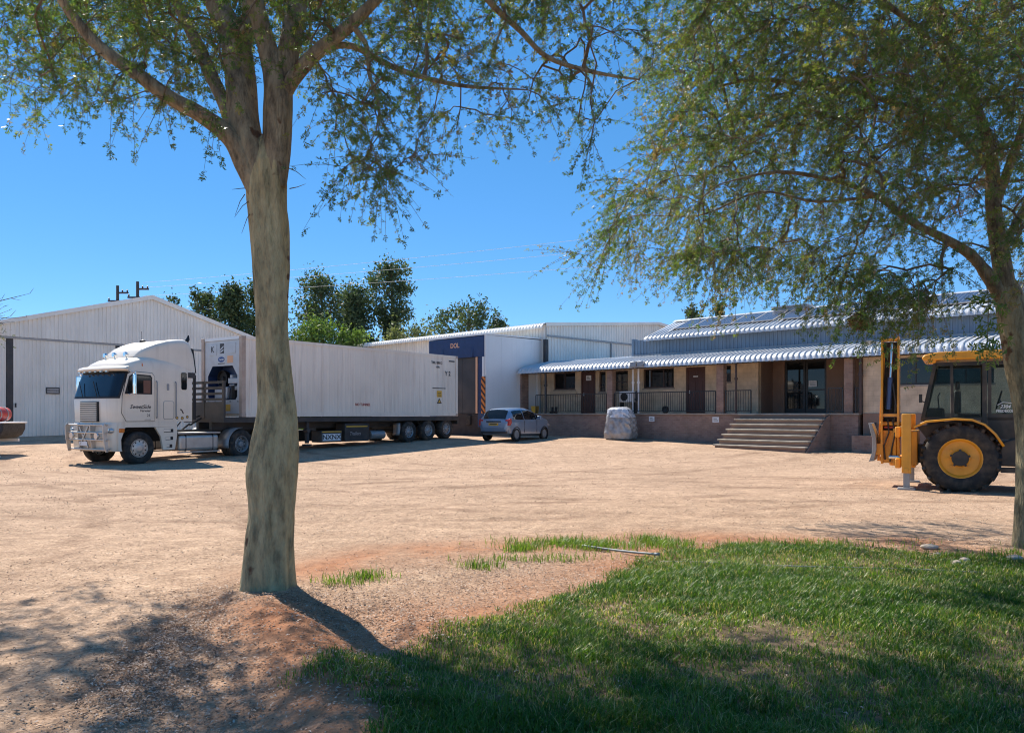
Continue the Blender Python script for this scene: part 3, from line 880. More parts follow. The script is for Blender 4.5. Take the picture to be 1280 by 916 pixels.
# concrete stairs to the entrance
st = thing('stairs', 'wide concrete stairs with brick flank leading up to the glass entrance doors', 'stairs', (FO[0], FO[1], 0), FR)
nst = 7; rise = (FL - 0.16) / nst
for i in range(nst):
    top = FL - 0.012 - i * rise
    v1 = 0.27 - i * 0.30; v0 = v1 - 0.36
    MB().box(5.30 - 0.02*i, 9.02, v0, v1 - 0.001*i, top - 0.06, top).build('step', MT['concrete_step'], st, bevel=0.012)
    MB().box(5.36 - 0.02*i, 9.0, v0 + 0.06, 0.275 if i == 0 else v1 - 0.002, top - rise + 0.0, top - 0.063).build('riser', MT['plaster_brown'], st)
MB().prism([(0.33, -0.3), (0.33, FL-0.08), (0.0, FL-0.14), (-1.85, 0.14), (-1.85, -0.3)], 9.025, 9.06, 'yz').build('flank_wall', MT['brick'], st)
MB().prism([(0.33, -0.3), (0.33, FL-0.3), (-0.05, FL-0.3), (-1.80, 0.10), (-1.80, -0.3)], 5.4, 9.0, 'yz').build('stair_core', MT['plaster_brown'], st)

# signs, air conditioner and small things on the porch
def plate(name, label, s, v, z, w, h, txt, size, mat=None):
    o = box(name, mat or MT['lamp_white'], None, -w/2, w/2, -0.012, 0.0, -h/2, h/2)
    c, si = math.cos(FR), math.sin(FR)
    o.location = (FO[0] + s*c - v*si, FO[1] + s*si + v*c, z); o.rotation_euler = (0, 0, FR)
    tag(o, label, 'sign', 'white notices on the office')
    for k_ in range(txt):
        zz = (k_ - (txt-1)/2)*size
        box('print', MT['grey_steel'], o, -w*0.34, w*0.34 - 0.05*k_, -0.0145, -0.0125, zz-size*0.28, zz+size*0.28)
    return o
plate('wall_sign', 'small white sign on the brick porch wall beside the wrapped bag', 0.66, 0.335, 1.36, 0.30, 0.24, 2, 0.08)
plate('wall_sign', 'small white sign on the brick porch wall left of the stairs', 4.02, 0.335, 1.34, 0.32, 0.24, 2, 0.08)
plate('door_sign', 'square white notice at the top of the left brown door', -4.52, 2.02, 3.50, 0.34, 0.27, 3, 0.07)
plate('door_plate', 'tiny white name plate on the brown door right of the window', 1.98, 2.02, 3.36, 0.24, 0.06, 1, 0.05)

def at_f(s, v, z):
    c, si = math.cos(FR), math.sin(FR)
    return (FO[0] + s*c - v*si, FO[1] + s*si + v*c, z)
ac = thing('air_conditioner', 'white air conditioner outdoor unit behind the porch railing above the wrapped bag', 'air conditioner', at_f(-1.25, 0.9, FL), FR)
MB().box(-0.42, 0.42, 0, 0.3, 0.55, 1.08).build('casing', MT['lamp_white'], ac, bevel=0.02)
MB().lathe((-0.12, -0.006, 0.81), [(0.0, 0), (0.21, 0), (0.21, 0.02)], 20).build('fan_grille', MT['black'], ac)
MB().box(-0.4, -0.35, 0.02, 0.28, 0, 0.548).box(0.35, 0.4, 0.02, 0.28, 0, 0.548).build('stand', MT['dark_steel'], ac)
MB().cyl((0.5, 0.2, 0.6), (0.5, 0.2, 1.1), 0.05, n=8).tube([(0.42, 0.15, 0.7), (0.5, 0.15, 0.62), (0.5, 0.2, 0.3), (0.5, 0.2, 0.0)], 0.03, 8).build('pipes', MT['dark_steel'], ac)
pl = thing('boots', 'pair of black boots standing on the porch floor by the left railing', 'boots', at_f(-5.85, 0.75, FL), FR)
for dx in (-0.12, 0.14):
    MB().tube([(dx, 0, 0.01), (dx, 0, 0.16), (dx, 0.01, 0.34)], [0.085, 0.07, 0.075], 10).tube([(dx, 0.02, 0.045), (dx, -0.1, 0.045), (dx, -0.2, 0.04)], [0.06, 0.055, 0.04], 10).build('boot', MT['black'], pl, smooth=40)
ps = thing('rubber_tyre', 'black rubber wheel leaning on the porch floor behind the railing', 'tyre', at_f(1.0, 0.95, FL), FR)
MB().lathe((0, 0, 0.17), [(0.08, -0.05), (0.15, -0.07), (0.175, -0.04), (0.175, 0.04), (0.15, 0.07), (0.08, 0.05)], 20).build('tyre', MT['tyre'], ps, smooth=40)
MB().lathe((0, 0, 0.17), [(0.0, -0.02), (0.08, -0.035), (0.08, 0.035), (0.0, 0.02)], 16).build('hub', MT['dark_steel'], ps)
yb = thing('yellow_bin', 'yellow bin standing at the left end of the porch', 'bin', at_f(-7.25, 0.75, FL), FR)
MB().prism([(-0.13, 0), (0.13, 0), (0.17, 0.36), (-0.17, 0.36)], -0.14, 0.14).build('body', MT['yellow_label'], yb, bevel=0.02)
MB().box(-0.18, 0.18, -0.16, 0.16, 0.362, 0.40).build('lid', MT['yellow_label'], yb, bevel=0.015)

# ------------------------------------------------------------------ cold store behind (white corrugated)
cs = thing('cold_store', 'long white corrugated warehouse with curved eave behind the loading dock', 'building', (FO[0], FO[1], 0), FR)
E1 = -7.7
rz_ = lambda v: 6.55 + (min(v, 26 - v) - 2.1) * 0.085
b = MB(); rib_wall(b, -44, E1-0.02, 0.2, 6.62, 2.12, 0.25, 0.05); b.build('front_wall', MT['white_sheet'], cs)
b = MB(); rib_wall(b, 2.16, 23.9, 0.2, rz_, E1, 0.25, 0.05, 'y', -1); b.build('gable_wall', MT['white_sheet'], cs)
prof = [(1.70, 6.36), (1.72, 6.48), (1.80, 6.58), (1.95, 6.64), (2.2, 6.68), (13.0, 7.60)]
b = MB(); rib_roof(b, -44.2, E1+0.12, prof, 0.25, 0.045); b.build('roof', MT['white_sheet'], cs, smooth=35)
b = MB(); rib_roof(b, -44.2, E1+0.12, [(13.0, 7.60), (24.3, 6.66)], 0.25, 0.03); b.build('rear_roof', MT['white_sheet'], cs)
MB().prism([(2.0, 6.50), (13, 7.46), (24, 6.50), (24, 6.68), (13, 7.64), (2.0, 6.69)], E1+0.10, E1+0.16, 'yz').build('verge_flashing', MT['white_sheet'], cs)
box('back_wall', MT['white_sheet'], cs, -44, E1-0.1, 23.8, 23.95, 0.2, 6.5)
box('far_gable', MT['white_sheet'], cs, -44.05, -43.9, 2.3, 23.8, 0.2, 6.5)
MB().box(E1+0.04, E1+0.12, 2.2, 22, 5.92, 6.02).build('gutter', MT['grey_steel'], cs)
MB().cyl((E1+0.10, 7.95, 4.3), (E1+0.10, 7.95, 5.92), 0.06, n=8).build('downpipe', MT['grey_steel'], cs)
MB().box(E1+0.0, E1+0.20, 1.88, 2.10, 4.0, 5.75).build('corner_duct', MT['dark_steel'], cs, bevel=0.02)

# ------------------------------------------------------------------ loading dock
MT['dock_base_shaded'] = M('dock_base_shaded', (0.05, 0.04, 0.036), 0.9, var=0.2)  # deep shade below the dock floor is put into this near-black colour
dk = thing('loading_dock', 'smooth white dock annex with dark blue header and hazard striped jamb behind the container', 'building', (FO[0], FO[1], 0), FR)
D0, D1, DF = -12.65, -8.0, -2.2
for (a, c) in ((DF, -1.05), (-1.046, 0.1), (0.104, 1.25), (1.254, 2.08)):
    MB().box(D1-0.1, D1, a, c, 0.2, 5.74).build('wall_panel', MT['panel_white'], dk, bevel=0.006)
box('corner_trim', MT['panel_white'], dk, D1-0.12, D1+0.012, DF-0.012, DF+0.08, 0.2, 5.76)
MB().prism([(DF-0.03, 5.745), (2.1, 5.79), (2.1, 5.86), (DF-0.03, 5.82)], D0-0.05, D1+0.04, 'yz').build('roof', MT['panel_white'], dk)
box('header', MT['dark_blue'], dk, D0, D1-0.13, DF-0.07, DF+0.25, 4.62, 5.70)
for a in (-11.45, -9.0):
    MB().prism([(DF-0.12, 4.62), (DF-0.071, 5.2), (DF-0.071, 4.62)], a-0.06, a+0.06, 'yz').build('header_gusset', MT['dark_blue'], dk)
text('lettering', 'DOL', 0.36, MT['orange_letter'], dk, (-10.42, DF-0.075, 5.30), ext=0.004)
box('jamb', MT['dark_blue'], dk, D1-0.62, D1-0.13, DF-0.02, DF+0.25, 0.9, 4.615)
box('jamb', MT['dark_blue'], dk, D0, D0+0.5, DF-0.02, DF+0.25, 0.9, 4.615)
hz = M('hazard_stripes', (0.6, 0.2, 0.04), 0.6, var=0.1)
N, L = nt(hz); p_ = N['Principled BSDF']; tcs = N.new('ShaderNodeTexCoord'); wv = N.new('ShaderNodeTexWave'); wv.bands_direction = 'DIAGONAL'
mpz = N.new('ShaderNodeMapping'); mpz.inputs['Rotation'].default_value = (0, 0, 0); mpz.inputs['Scale'].default_value = (1, 0, 1)
L.new(tcs.outputs['Object'], mpz.inputs['Vector']); L.new(mpz.outputs['Vector'], wv.inputs['Vector']); wv.inputs['Scale'].default_value = 1.9
crz = N.new('ShaderNodeValToRGB'); crz.color_ramp.interpolation = 'CONSTANT'
crz.color_ramp.elements[0].color = (0.62, 0.20, 0.035, 1); crz.color_ramp.elements[1].position = 0.52; crz.color_ramp.elements[1].color = (0.05, 0.02, 0.015, 1)
L.new(wv.outputs['Fac'], crz.inputs['Fac']); L.new(crz.outputs['Color'], p_.inputs['Base Color'])
box('hazard_board', hz, dk, D1-0.30, D1-0.02, DF-0.075, DF-0.022, 1.62, 3.55)
box('guard_strip', MT['panel_white'], dk, D1-0.24, D1-0.10, DF-0.06, DF-0.022, 3.56, 4.60)
box('curtain_strip', MT['orange_letter'], dk, D1-0.72, D1-0.60, DF-0.09, DF-0.025, 1.62, 4.60)
for (a, c) in ((D0+0.5, -11.3), (-11.29, -9.95), (-9.94, D1-0.73)):
    MB().box(a, c, DF+0.05, DF+0.11, 1.62, 4.61).build('curtain', MT['rubber_curtain'], dk, bevel=0.01)
box('base_wall', MT['dock_base_shaded'], dk, D0, D1-0.13, DF+0.02, DF+0.4, 0.1, 1.60)
for a in (-11.6, -9.3):
    MB().box(a-0.15, a+0.15, DF-0.12, DF+0.018, 1.0, 1.5).build('bumper', MT['tyre'], dk, bevel=0.02)
box('far_wall', MT['panel_white'], dk, D0-0.1, D0-0.004, DF, 2.08, 0.2, 5.74)
# opening from the porch into the dock annex
MB().box(D1+0.004, D1+0.10, 0.36, 0.92, FL, 3.80).build('brick_pier', MT['brick'], dk)
MB().box(D1+0.004, D1+0.05, 0.96, 1.55, FL, 3.76).build('side_door', MT['panel_white'], dk)
MB().box(D1+0.004, D1+0.14, 1.60, 1.78, FL, 3.78).build('white_post', MT['lamp_white'], dk)

# ------------------------------------------------------------------ big shed on the left
SR = R(51.8)
sh = thing('corrugated_shed', 'big white corrugated shed with low gable and sliding doors behind the truck', 'building', (-23.8, 36.0, 0), SR)
SW = 14.1; SE = 5.80; SP = 7.85
gt = lambda x_: SE + (SP - SE) * (1 - abs(x_ - SW/2) / (SW/2))
b = MB(); rib_wall(b, -0.15, SW+0.15, lambda x_: 5.22, gt, -0.16, 0.19, 0.045); b.build('gable_cladding', MT['white_sheet'], sh)
box('door_track', MT['grey_steel'], sh, -0.15, SW+0.15, -0.13, -0.02, 5.12, 5.30)
b = MB(); rib_wall(b, -0.15, 0.22, 0.0, 5.2, -0.02, 0.18, 0.03); b.build('corner_cladding', MT['white_sheet'], sh)
for (a, c) in ((0.50, 5.20), (5.42, 10.2), (10.35, SW)):
    b = MB(); rib_wall(b, a, c, 0.44, 5.2, -0.06, 0.175, 0.045); b.box(a, c, -0.05, -0.02, 0.44, 5.2)
    b.build('sliding_door', MT['white_sheet'], sh)
for (a, c) in ((0.22, 0.50), (5.20, 5.42), (10.2, 10.35)):
    box('steel_post', MT['dark_steel'], sh, a, c, -0.08, 0.12, 0.0, 5.2)
MB().box(0.56, 0.62, -0.12, -0.095, 1.9, 2.1).cyl((0.59, -0.15, 1.9), (0.59, -0.15, 2.1), 0.012, n=6).build('door_handle', MT['dark_steel'], sh)
box('dark_interior', MT['black'], sh, 0.3, SW-0.1, 0.15, 0.2, 0.0, 5.2)
for sgn, nm in ((1, 'roof'), (-1, 'roof')):
    x0 = -0.45 if sgn == 1 else SW + 0.45
    pr = [(x0 - 0.10*sgn, SE-0.35), (x0 - 0.08*sgn, SE-0.2), (x0, SE-0.06), (x0 + 0.15*sgn, SE+0.02), (SW/2, SP+0.05)]
    g = MB(); ys, dsx = rib_x(-0.25, 22.0, 0.25, 0.04)
    G = np.zeros((len(pr), len(ys), 3))
    for i, (xx, zz) in enumerate(pr):
        G[i, :, 0] = xx - dsx * 0.3 * sgn * (i < 3); G[i, :, 1] = ys; G[i, :, 2] = zz + dsx
    g.grid(G); g.build('roof', MT['white_sheet'], sh)
    MB().prism([(x0-0.02*sgn, SE-0.20), (x0+0.15*sgn, SE-0.14), (SW/2, SP-0.14), (SW/2, SP+0.09), (x0+0.12*sgn, SE+0.06), (x0-0.04*sgn, SE-0.02)], -0.30, -0.22).build('verge_flashing', MT['white_sheet'], sh)
for xx in (0.0, SW):
    g = MB(); rib_wall(g, 0, 21.9, 0, SE-0.1, xx, 0.25, 0.03, 'y', 1 if xx == 0 else -1); g.build('side_wall', MT['white_sheet'], sh)
sg = box('door_sign', MT['dark_steel'], None, -0.30, 0.30, -0.02, 0.0, -0.16, 0.16)
_c, _s = math.cos(SR), math.sin(SR)
_x, _y = 2.20, -0.105
sg.location = (-23.8 + _x*_c - _y*_s, 36.0 + _x*_s + _y*_c, 2.72); sg.rotation_euler = (0, 0, SR)
tag(sg, 'small grey lettered plate on the shed sliding door left of the truck', 'sign')
box('plate', MT['grey_steel'], sg, -0.26, 0.26, -0.026, -0.021, -0.11, 0.11)
text('lettering', 'WERKSWINKEL', 0.085, MT['text_dark'], sg, (0, -0.028, 0))
# ================================================================== VEHICLES
MT['truck_paint'] = M('truck_paint', (0.84, 0.745, 0.61), 0.36, var=0.06, scale=1.2, coat=0.25, dust=0.25, dust_col=(0.50, 0.39, 0.28), stain=0.28, stain_col=(0.42, 0.33, 0.25))
MT['container_paint'] = M('container_paint', (0.85, 0.755, 0.64), 0.5, var=0.06, scale=0.9, dust=0.25, dust_col=(0.50, 0.41, 0.33), streak=0.25, stain=0.5, stain_col=(0.40, 0.29, 0.22))
MT['container_grey'] = M('container_grey', (0.52, 0.54, 0.56), 0.5, var=0.08, scale=3, dust=0.1)
MT['trailer_paint'] = M('trailer_paint', (0.04, 0.037, 0.036), 0.6, var=0.2, scale=3, dust=0.12)
MT['amber'] = M('amber', (0.75, 0.20, 0.02), 0.25, var=0.05, coat=0.5)
MT['red_lens'] = M('red_lens', (0.45, 0.015, 0.015), 0.2, var=0.1, coat=0.5)
MT['clear_lens'] = M('clear_lens', (0.6, 0.6, 0.6), 0.1, metal=0.6, var=0.05)
MT['car_paint'] = M('car_paint', (0.23, 0.31, 0.42), 0.28, metal=0.4, var=0.03, coat=0.7, dust=0.12)
MT['machine_yellow'] = M('machine_yellow', (0.80, 0.35, 0.022), 0.42, var=0.14, scale=3, coat=0.15, dust=0.22, stain=0.25, stain_col=(0.20, 0.09, 0.03))
MT['machine_black'] = M('machine_black', (0.022, 0.022, 0.022), 0.5, var=0.2, dust=0.25)
MT['blue_ram'] = M('blue_ram', (0.06, 0.10, 0.22), 0.35, metal=0.3, var=0.15)

def wheel(parent, x, z, r, w, y0, rim_r, rim_mat, side=-1, dish=0.10, nuts=8, name='wheel', lug=0):
    """tyre whose outer face is at y0; side -1 faces -y"""
    s = -side
    pr = [(rim_r*0.98, 0.035), (rim_r*1.02, 0.015), (r*0.80, 0.0), (r*0.93, 0.012), (r*0.985, 0.05), (r, 0.10*w+0.04),
          (r, w-0.10*w-0.04), (r*0.985, w-0.05), (r*0.93, w-0.012), (rim_r*1.02, w), (rim_r*0.98, w-0.03)]
    t = MB().lathe((x, y0, z), [(a, s*h) for a, h in pr], 40).build(name, MT['tyre'], parent, smooth=45)
    if lug:
        m = MB()
        for k in range(lug):
            th = 2*math.pi*k/lug
            for hf in (0, 1):
                t2 = th + hf*math.pi/lug
                ya, yb = (0.02, w*0.56) if hf == 0 else (w*0.44, w-0.02)
                c1 = (x + (r+0.012)*math.cos(t2), y0+s*ya, z + (r+0.012)*math.sin(t2))
                c2 = (x + (r+0.016)*math.cos(t2+0.16), y0+s*yb, z + (r+0.016)*math.sin(t2+0.16))
                m.bar(c1, c2, 0.06, 0.07, (math.cos(t2), 0, math.sin(t2)))
        m.build('tread_lugs', MT['tyre'], t)['kind'] = 'stuff'
    rp = [(rim_r, 0.02), (rim_r*0.97, 0.02), (rim_r*0.90, 0.05), (rim_r*0.86, dish), (rim_r*0.45, dish*0.85), (rim_r*0.40, dish*0.5), (rim_r*0.30, dish*0.3), (0.0, dish*0.25)]
    ri = MB().lathe((x, y0, z), [(a, s*h) for a, h in rp], 32)
    for k in range(nuts):
        th = 2*math.pi*k/nuts; a = rim_r*0.56
        ri.cyl((x+a*math.cos(th), y0+s*dish*0.95, z+a*math.sin(th)), (x+a*math.cos(th), y0+s*dish*0.5, z+a*math.sin(th)), rim_r*0.055, n=6)
    rim = ri.build('rim', rim_mat, t, smooth=40)
    if nuts == 10:
        hh = MB()
        for k in range(10):
            th = 2*math.pi*(k+0.5)/10; a = rim_r*0.74
            c_ = Vector((x+a*math.cos(th), y0+s*(dish*0.93-0.004), z+a*math.sin(th)))
            hh.cyl(c_, c_ + Vector((0, s*0.02, 0)), rim_r*0.085, n=8)
        hh.build('hand_holes', MT['black'], t)['kind'] = 'stuff'
    return t

# ------------------------------------------------------------------ tractor unit
TR = R(58.0)
tx0, ty0 = -11.73, 24.4
tz0 = gz(tx0, ty0) - 0.02
tr = thing('truck_tractor', 'cream white cab-over tractor unit with roof fairing and steel bull bar', 'truck', (tx0, ty0, tz0), TR)
W_ = 2.42
def outline(xf, xr=1.86, inset=0.0, rad=0.34, m=9):
    """plan outline of the cab, near rear corner round the front to the far rear corner"""
    y0, y1 = inset, W_ - inset
    pts = [(xr, y0), (xr*0.6 + xf*0.4, y0)]
    for k in range(m+1):
        a = math.pi/2*k/m
        pts.append((xf + rad - rad*math.sin(a), y0 + rad - rad*math.cos(a)))
    for k in range(1, 6):
        f = k/6; bow = 0.05*math.sin(math.pi*f)
        pts.append((xf - bow, y0 + rad + (y1-y0-2*rad)*f))
    for k in range(m+1):
        a = math.pi/2*(1-k/m)
        pts.append((xf + rad - rad*math.sin(a), y1 - rad + rad*math.cos(a)))
    pts += [(xr*0.6 + xf*0.4, y1), (xr, y1)]
    return pts
lv = [(1.34, -0.86, 0.0, .34), (1.60, -0.87, 0.0, .34), (2.08, -0.88, 0.0, .34), (2.14, -0.86, 0.0, .34), (2.55, -0.74, 0.005, .36), (2.94, -0.61, 0.02, .38), (3.06, -0.55, 0.03, .4),
      (3.20, -0.42, 0.05, .42), (3.32, -0.22, 0.10, .45), (3.40, 0.02, 0.18, .45), (3.44, 0.25, 0.30, .45)]
G = [[(px_, py_, z) for (px_, py_) in outline(xf, 1.86, ins, rd)] for (z, xf, ins, rd) in lv]
b = MB().grid(G)
n_ = len(G[0])
b.add(G[-1], [tuple(range(n_))]); b.add(G[0], [tuple(range(n_))])
b.add([g[0] for g in G] + [g[-1] for g in G][::-1], [tuple(range(2*len(G)))])
cab = b.build('cab', MT['truck_paint'], tr, smooth=35)
def front_patch(z0, z1, i0, i1, off, mat, name, parent, rows=6):
    zs = np.linspace(z0, z1, rows); rowsP = []
    for z in zs:
        k = max(i for i in range(len(lv)) if lv[i][0] <= z + 1e-9); k = min(k, len(lv)-2)
        f = (z - lv[k][0]) / (lv[k+1][0] - lv[k][0])
        A, B_ = outline(lv[k][1], 1.86, lv[k][2], lv[k][3]), outline(lv[k+1][1], 1.86, lv[k+1][2], lv[k+1][3])
        row = []
        for i in range(i0, i1+1):
            x_ = A[i][0]*(1-f) + B_[i][0]*f; y_ = A[i][1]*(1-f) + B_[i][1]*f
            cx, cy = 0.6, W_/2
            d_ = Vector((x_-cx, y_-cy)).normalized()*off
            row.append((x_+d_.x, y_+d_.y, z))
        rowsP.append(row)
    return MB().grid(rowsP).build(name, mat, parent, smooth=True)
front_patch(2.08, 2.95, 4, 25, 0.006, MT['black'], 'windscreen_seal', cab)
front_patch(2.15, 2.90, 5, 24, 0.012, MT['glass_blue'], 'windscreen', cab)
for yy in (0.75, 1.55):
    MB().bar((-0.955, yy, 2.14), (-0.83, yy+0.42, 2.62), 0.02, 0.02).build('wiper', MT['black'], cab)
# sun visor with marker lamps
vz = []
for (z, off, dx) in ((2.93, 0.17, 0), (3.0, 0.19, 0), (3.06, 0.14, 0), (3.10, 0.0, 0)):
    o_ = outline(-0.60, 1.86, 0.02, .38)[4:26]
    row = []
    for (x_, y_) in o_:
        d_ = Vector((x_-0.6, y_-W_/2)).normalized()*off
        row.append((x_+d_.x, y_+d_.y, z))
    vz.append(row)
vs_o = MB().grid(vz).build('sun_visor', MT['truck_paint'], cab, smooth=40)
so = vs_o.modifiers.new('thick', 'SOLIDIFY'); so.thickness = 0.03
for k in range(6):
    yy = 0.45 + k*0.30
    MB().box(-0.845, -0.79, yy-0.05, yy+0.05, 2.90, 2.935).build('marker_lamp', MT['clear_lens'], vs_o)
# roof fairing: cross sections along x
fs_ = []
for (x_, zt_, zb_, hw, rd) in ((0.05, 3.42, 3.30, 0.80, .03), (0.18, 3.60, 3.28, 0.92, .12), (0.40, 3.76, 3.26, 1.0, .18), (0.70, 3.90, 3.24, 1.06, .2), (1.05, 4.01, 3.20, 1.10, .2),
                               (1.40, 4.07, 3.16, 1.13, .2), (1.66, 4.09, 3.12, 1.15, .2), (1.80, 4.03, 3.06, 1.16, .2), (1.93, 3.70, 2.95, 1.17, .18), (2.0, 3.2, 2.8, 1.17, .12)):
    row = [(x_, W_/2 - hw - 0.03, zb_), (x_, W_/2 - hw, (zt_+zb_)/2)]
    for k in range(5):
        a = math.pi/2*k/4
        row.append((x_, W_/2 - hw + rd*(1-math.cos(a)), zt_ - rd*(1-math.sin(a))))
    row += [(x_, 2*(W_/2) - q[1], q[2]) for q in row[::-1]]
    fs_.append(row)
MB().grid(fs_).build('roof_fairing', MT['truck_paint'], tr, smooth=50)
# doors, side windows, hatches on both flanks
def flank(parent, poly, mat, name, proud, th=0.03, bev=0.0):
    for side in (0,):
        pass
    return MB().prism(poly, -proud, th).build(name, mat, parent, bevel=bev)
def rr(x0, x1, z0, z1, r, k=4):
    out = []
    for (cx, cz, a0) in ((x1-r, z0+r, -90), (x1-r, z1-r, 0), (x0+r, z1-r, 90), (x0+r, z0+r, 180)):
        for i in range(k+1):
            a = R(a0 + 90*i/k); out.append((cx + r*math.cos(a), cz + r*math.sin(a)))
    return out
door_p = [(-0.46, 1.37), (0.48, 1.37), (0.48, 2.80), (0.40, 2.90), (-0.30, 2.92), (-0.42, 2.84), (-0.585, 2.15), (-0.60, 1.62)]
for far in (False, True):
    g = bpy.data.objects.new
    def mk(poly, p0, p1, mat, name, par, bev=0.0):
        if far: p0, p1 = W_ - p1, W_ - p0
        return MB().prism(poly, p0, p1).build(name, mat, par, bevel=bev)
    grow = [(x_*1.018 + 0.0005, 2.12 + (z - 2.12)*1.016) for (x_, z) in door_p]
    mk(grow, -0.006, 0.05, MT['black'], 'door_gap', cab)
    dr = mk(door_p, -0.016, 0.045, MT['truck_paint'], 'door', cab, 0.006)
    mk([(-0.52, 2.22), (0.40, 2.22), (0.40, 2.76), (0.34, 2.83), (-0.27, 2.85), (-0.37, 2.78)], -0.019, 0.04, MT['black'], 'window_seal', dr)
    mk([(-0.46, 2.26), (0.36, 2.26), (0.36, 2.73), (0.31, 2.79), (-0.25, 2.81), (-0.33, 2.76)], -0.023, 0.035, MT['glass'], 'side_glass', dr)
    mk([(0.10, 2.26), (0.34, 2.26), (0.34, 2.66), (0.10, 2.66)], -0.0245, -0.0235, M('cab_curtain', (0.20, 0.10, 0.07), 0.8), 'curtain', dr)
    mk(rr(1.46, 1.66, 2.40, 2.97, 0.05), -0.008, 0.04, MT['glass'], 'sleeper_window', cab)
    mk(rr(0.80, 1.18, 1.42, 2.02, 0.07), -0.004, 0.04, MT['grey_steel'], 'locker_gap', cab)
    mk(rr(0.815, 1.165, 1.435, 2.005, 0.06), -0.012, 0.04, MT['truck_paint'], 'locker_door', cab, 0.006)
    mk(rr(0.93, 1.01, 2.36, 2.58, 0.03), -0.012, 0.04, MT['grey_steel'], 'lock_plate', cab)
    for xx in (0.56, 1.24):
        yy = -0.045 if not far else W_ + 0.045
        MB().tube([(xx, yy*0.2 if not far else W_, 1.46), (xx, yy, 1.52), (xx, yy, 2.60), (xx, yy*0.2 if not far else W_, 2.66)], 0.018, 8).build('grab_handle', MT['grey_steel'], cab)
# door lettering and decals
text('lettering', 'SweetSide', 0.17, MT['text_dark'], cab, (0.0, -0.0175, 1.82), shear=0.3, sx=1.0)
text('lettering', 'Vervoer', 0.11, MT['text_dark'], cab, (0.16, -0.0175, 1.70), shear=0.3)
text('lettering', '21', 0.12, MT['text_dark'], cab, (0.28, -0.0175, 1.55))
box('sticker', MT['text_dark'], cab, 0.14, 0.36, -0.0185, -0.017, 1.41, 1.425)
for (xx, zz, rr_) in ((1.30, 1.47, 0.05), (1.49, 1.46, 0.055), (1.68, 1.50, 0.05)):
    MB().lathe((xx, -0.002, zz), [(0, 0), (rr_, 0), (rr_, 0.004)], 16).build('decal', MT['dark_steel'], cab)
    MB().lathe((xx, -0.0045, zz), [(0, 0), (rr_*0.6, 0), (rr_*0.6, 0.003)], 12).build('decal', MT['yellow_label'], cab)
MB().prism([(1.40, 1.74), (1.46, 1.70), (1.50, 1.62), (1.56, 1.60), (1.50, 1.72), (1.44, 1.77)], -0.003, 0.001).build('decal', MT['frame_brown'], cab)
# grille
gp = box('grille', MT['black'], cab, -0.955, -0.90, 0.72, 1.70, 1.36, 1.98, 0.0)
for k in range(10):
    z = 1.40 + k*0.06
    MB().bar((-0.965, 0.76, z), (-0.965, 1.66, z), 0.03, 0.03).build('slat', MT['truck_paint'], gp)
for (a, c) in ((0.24, 0.62), (1.80, 2.18)):
    pass
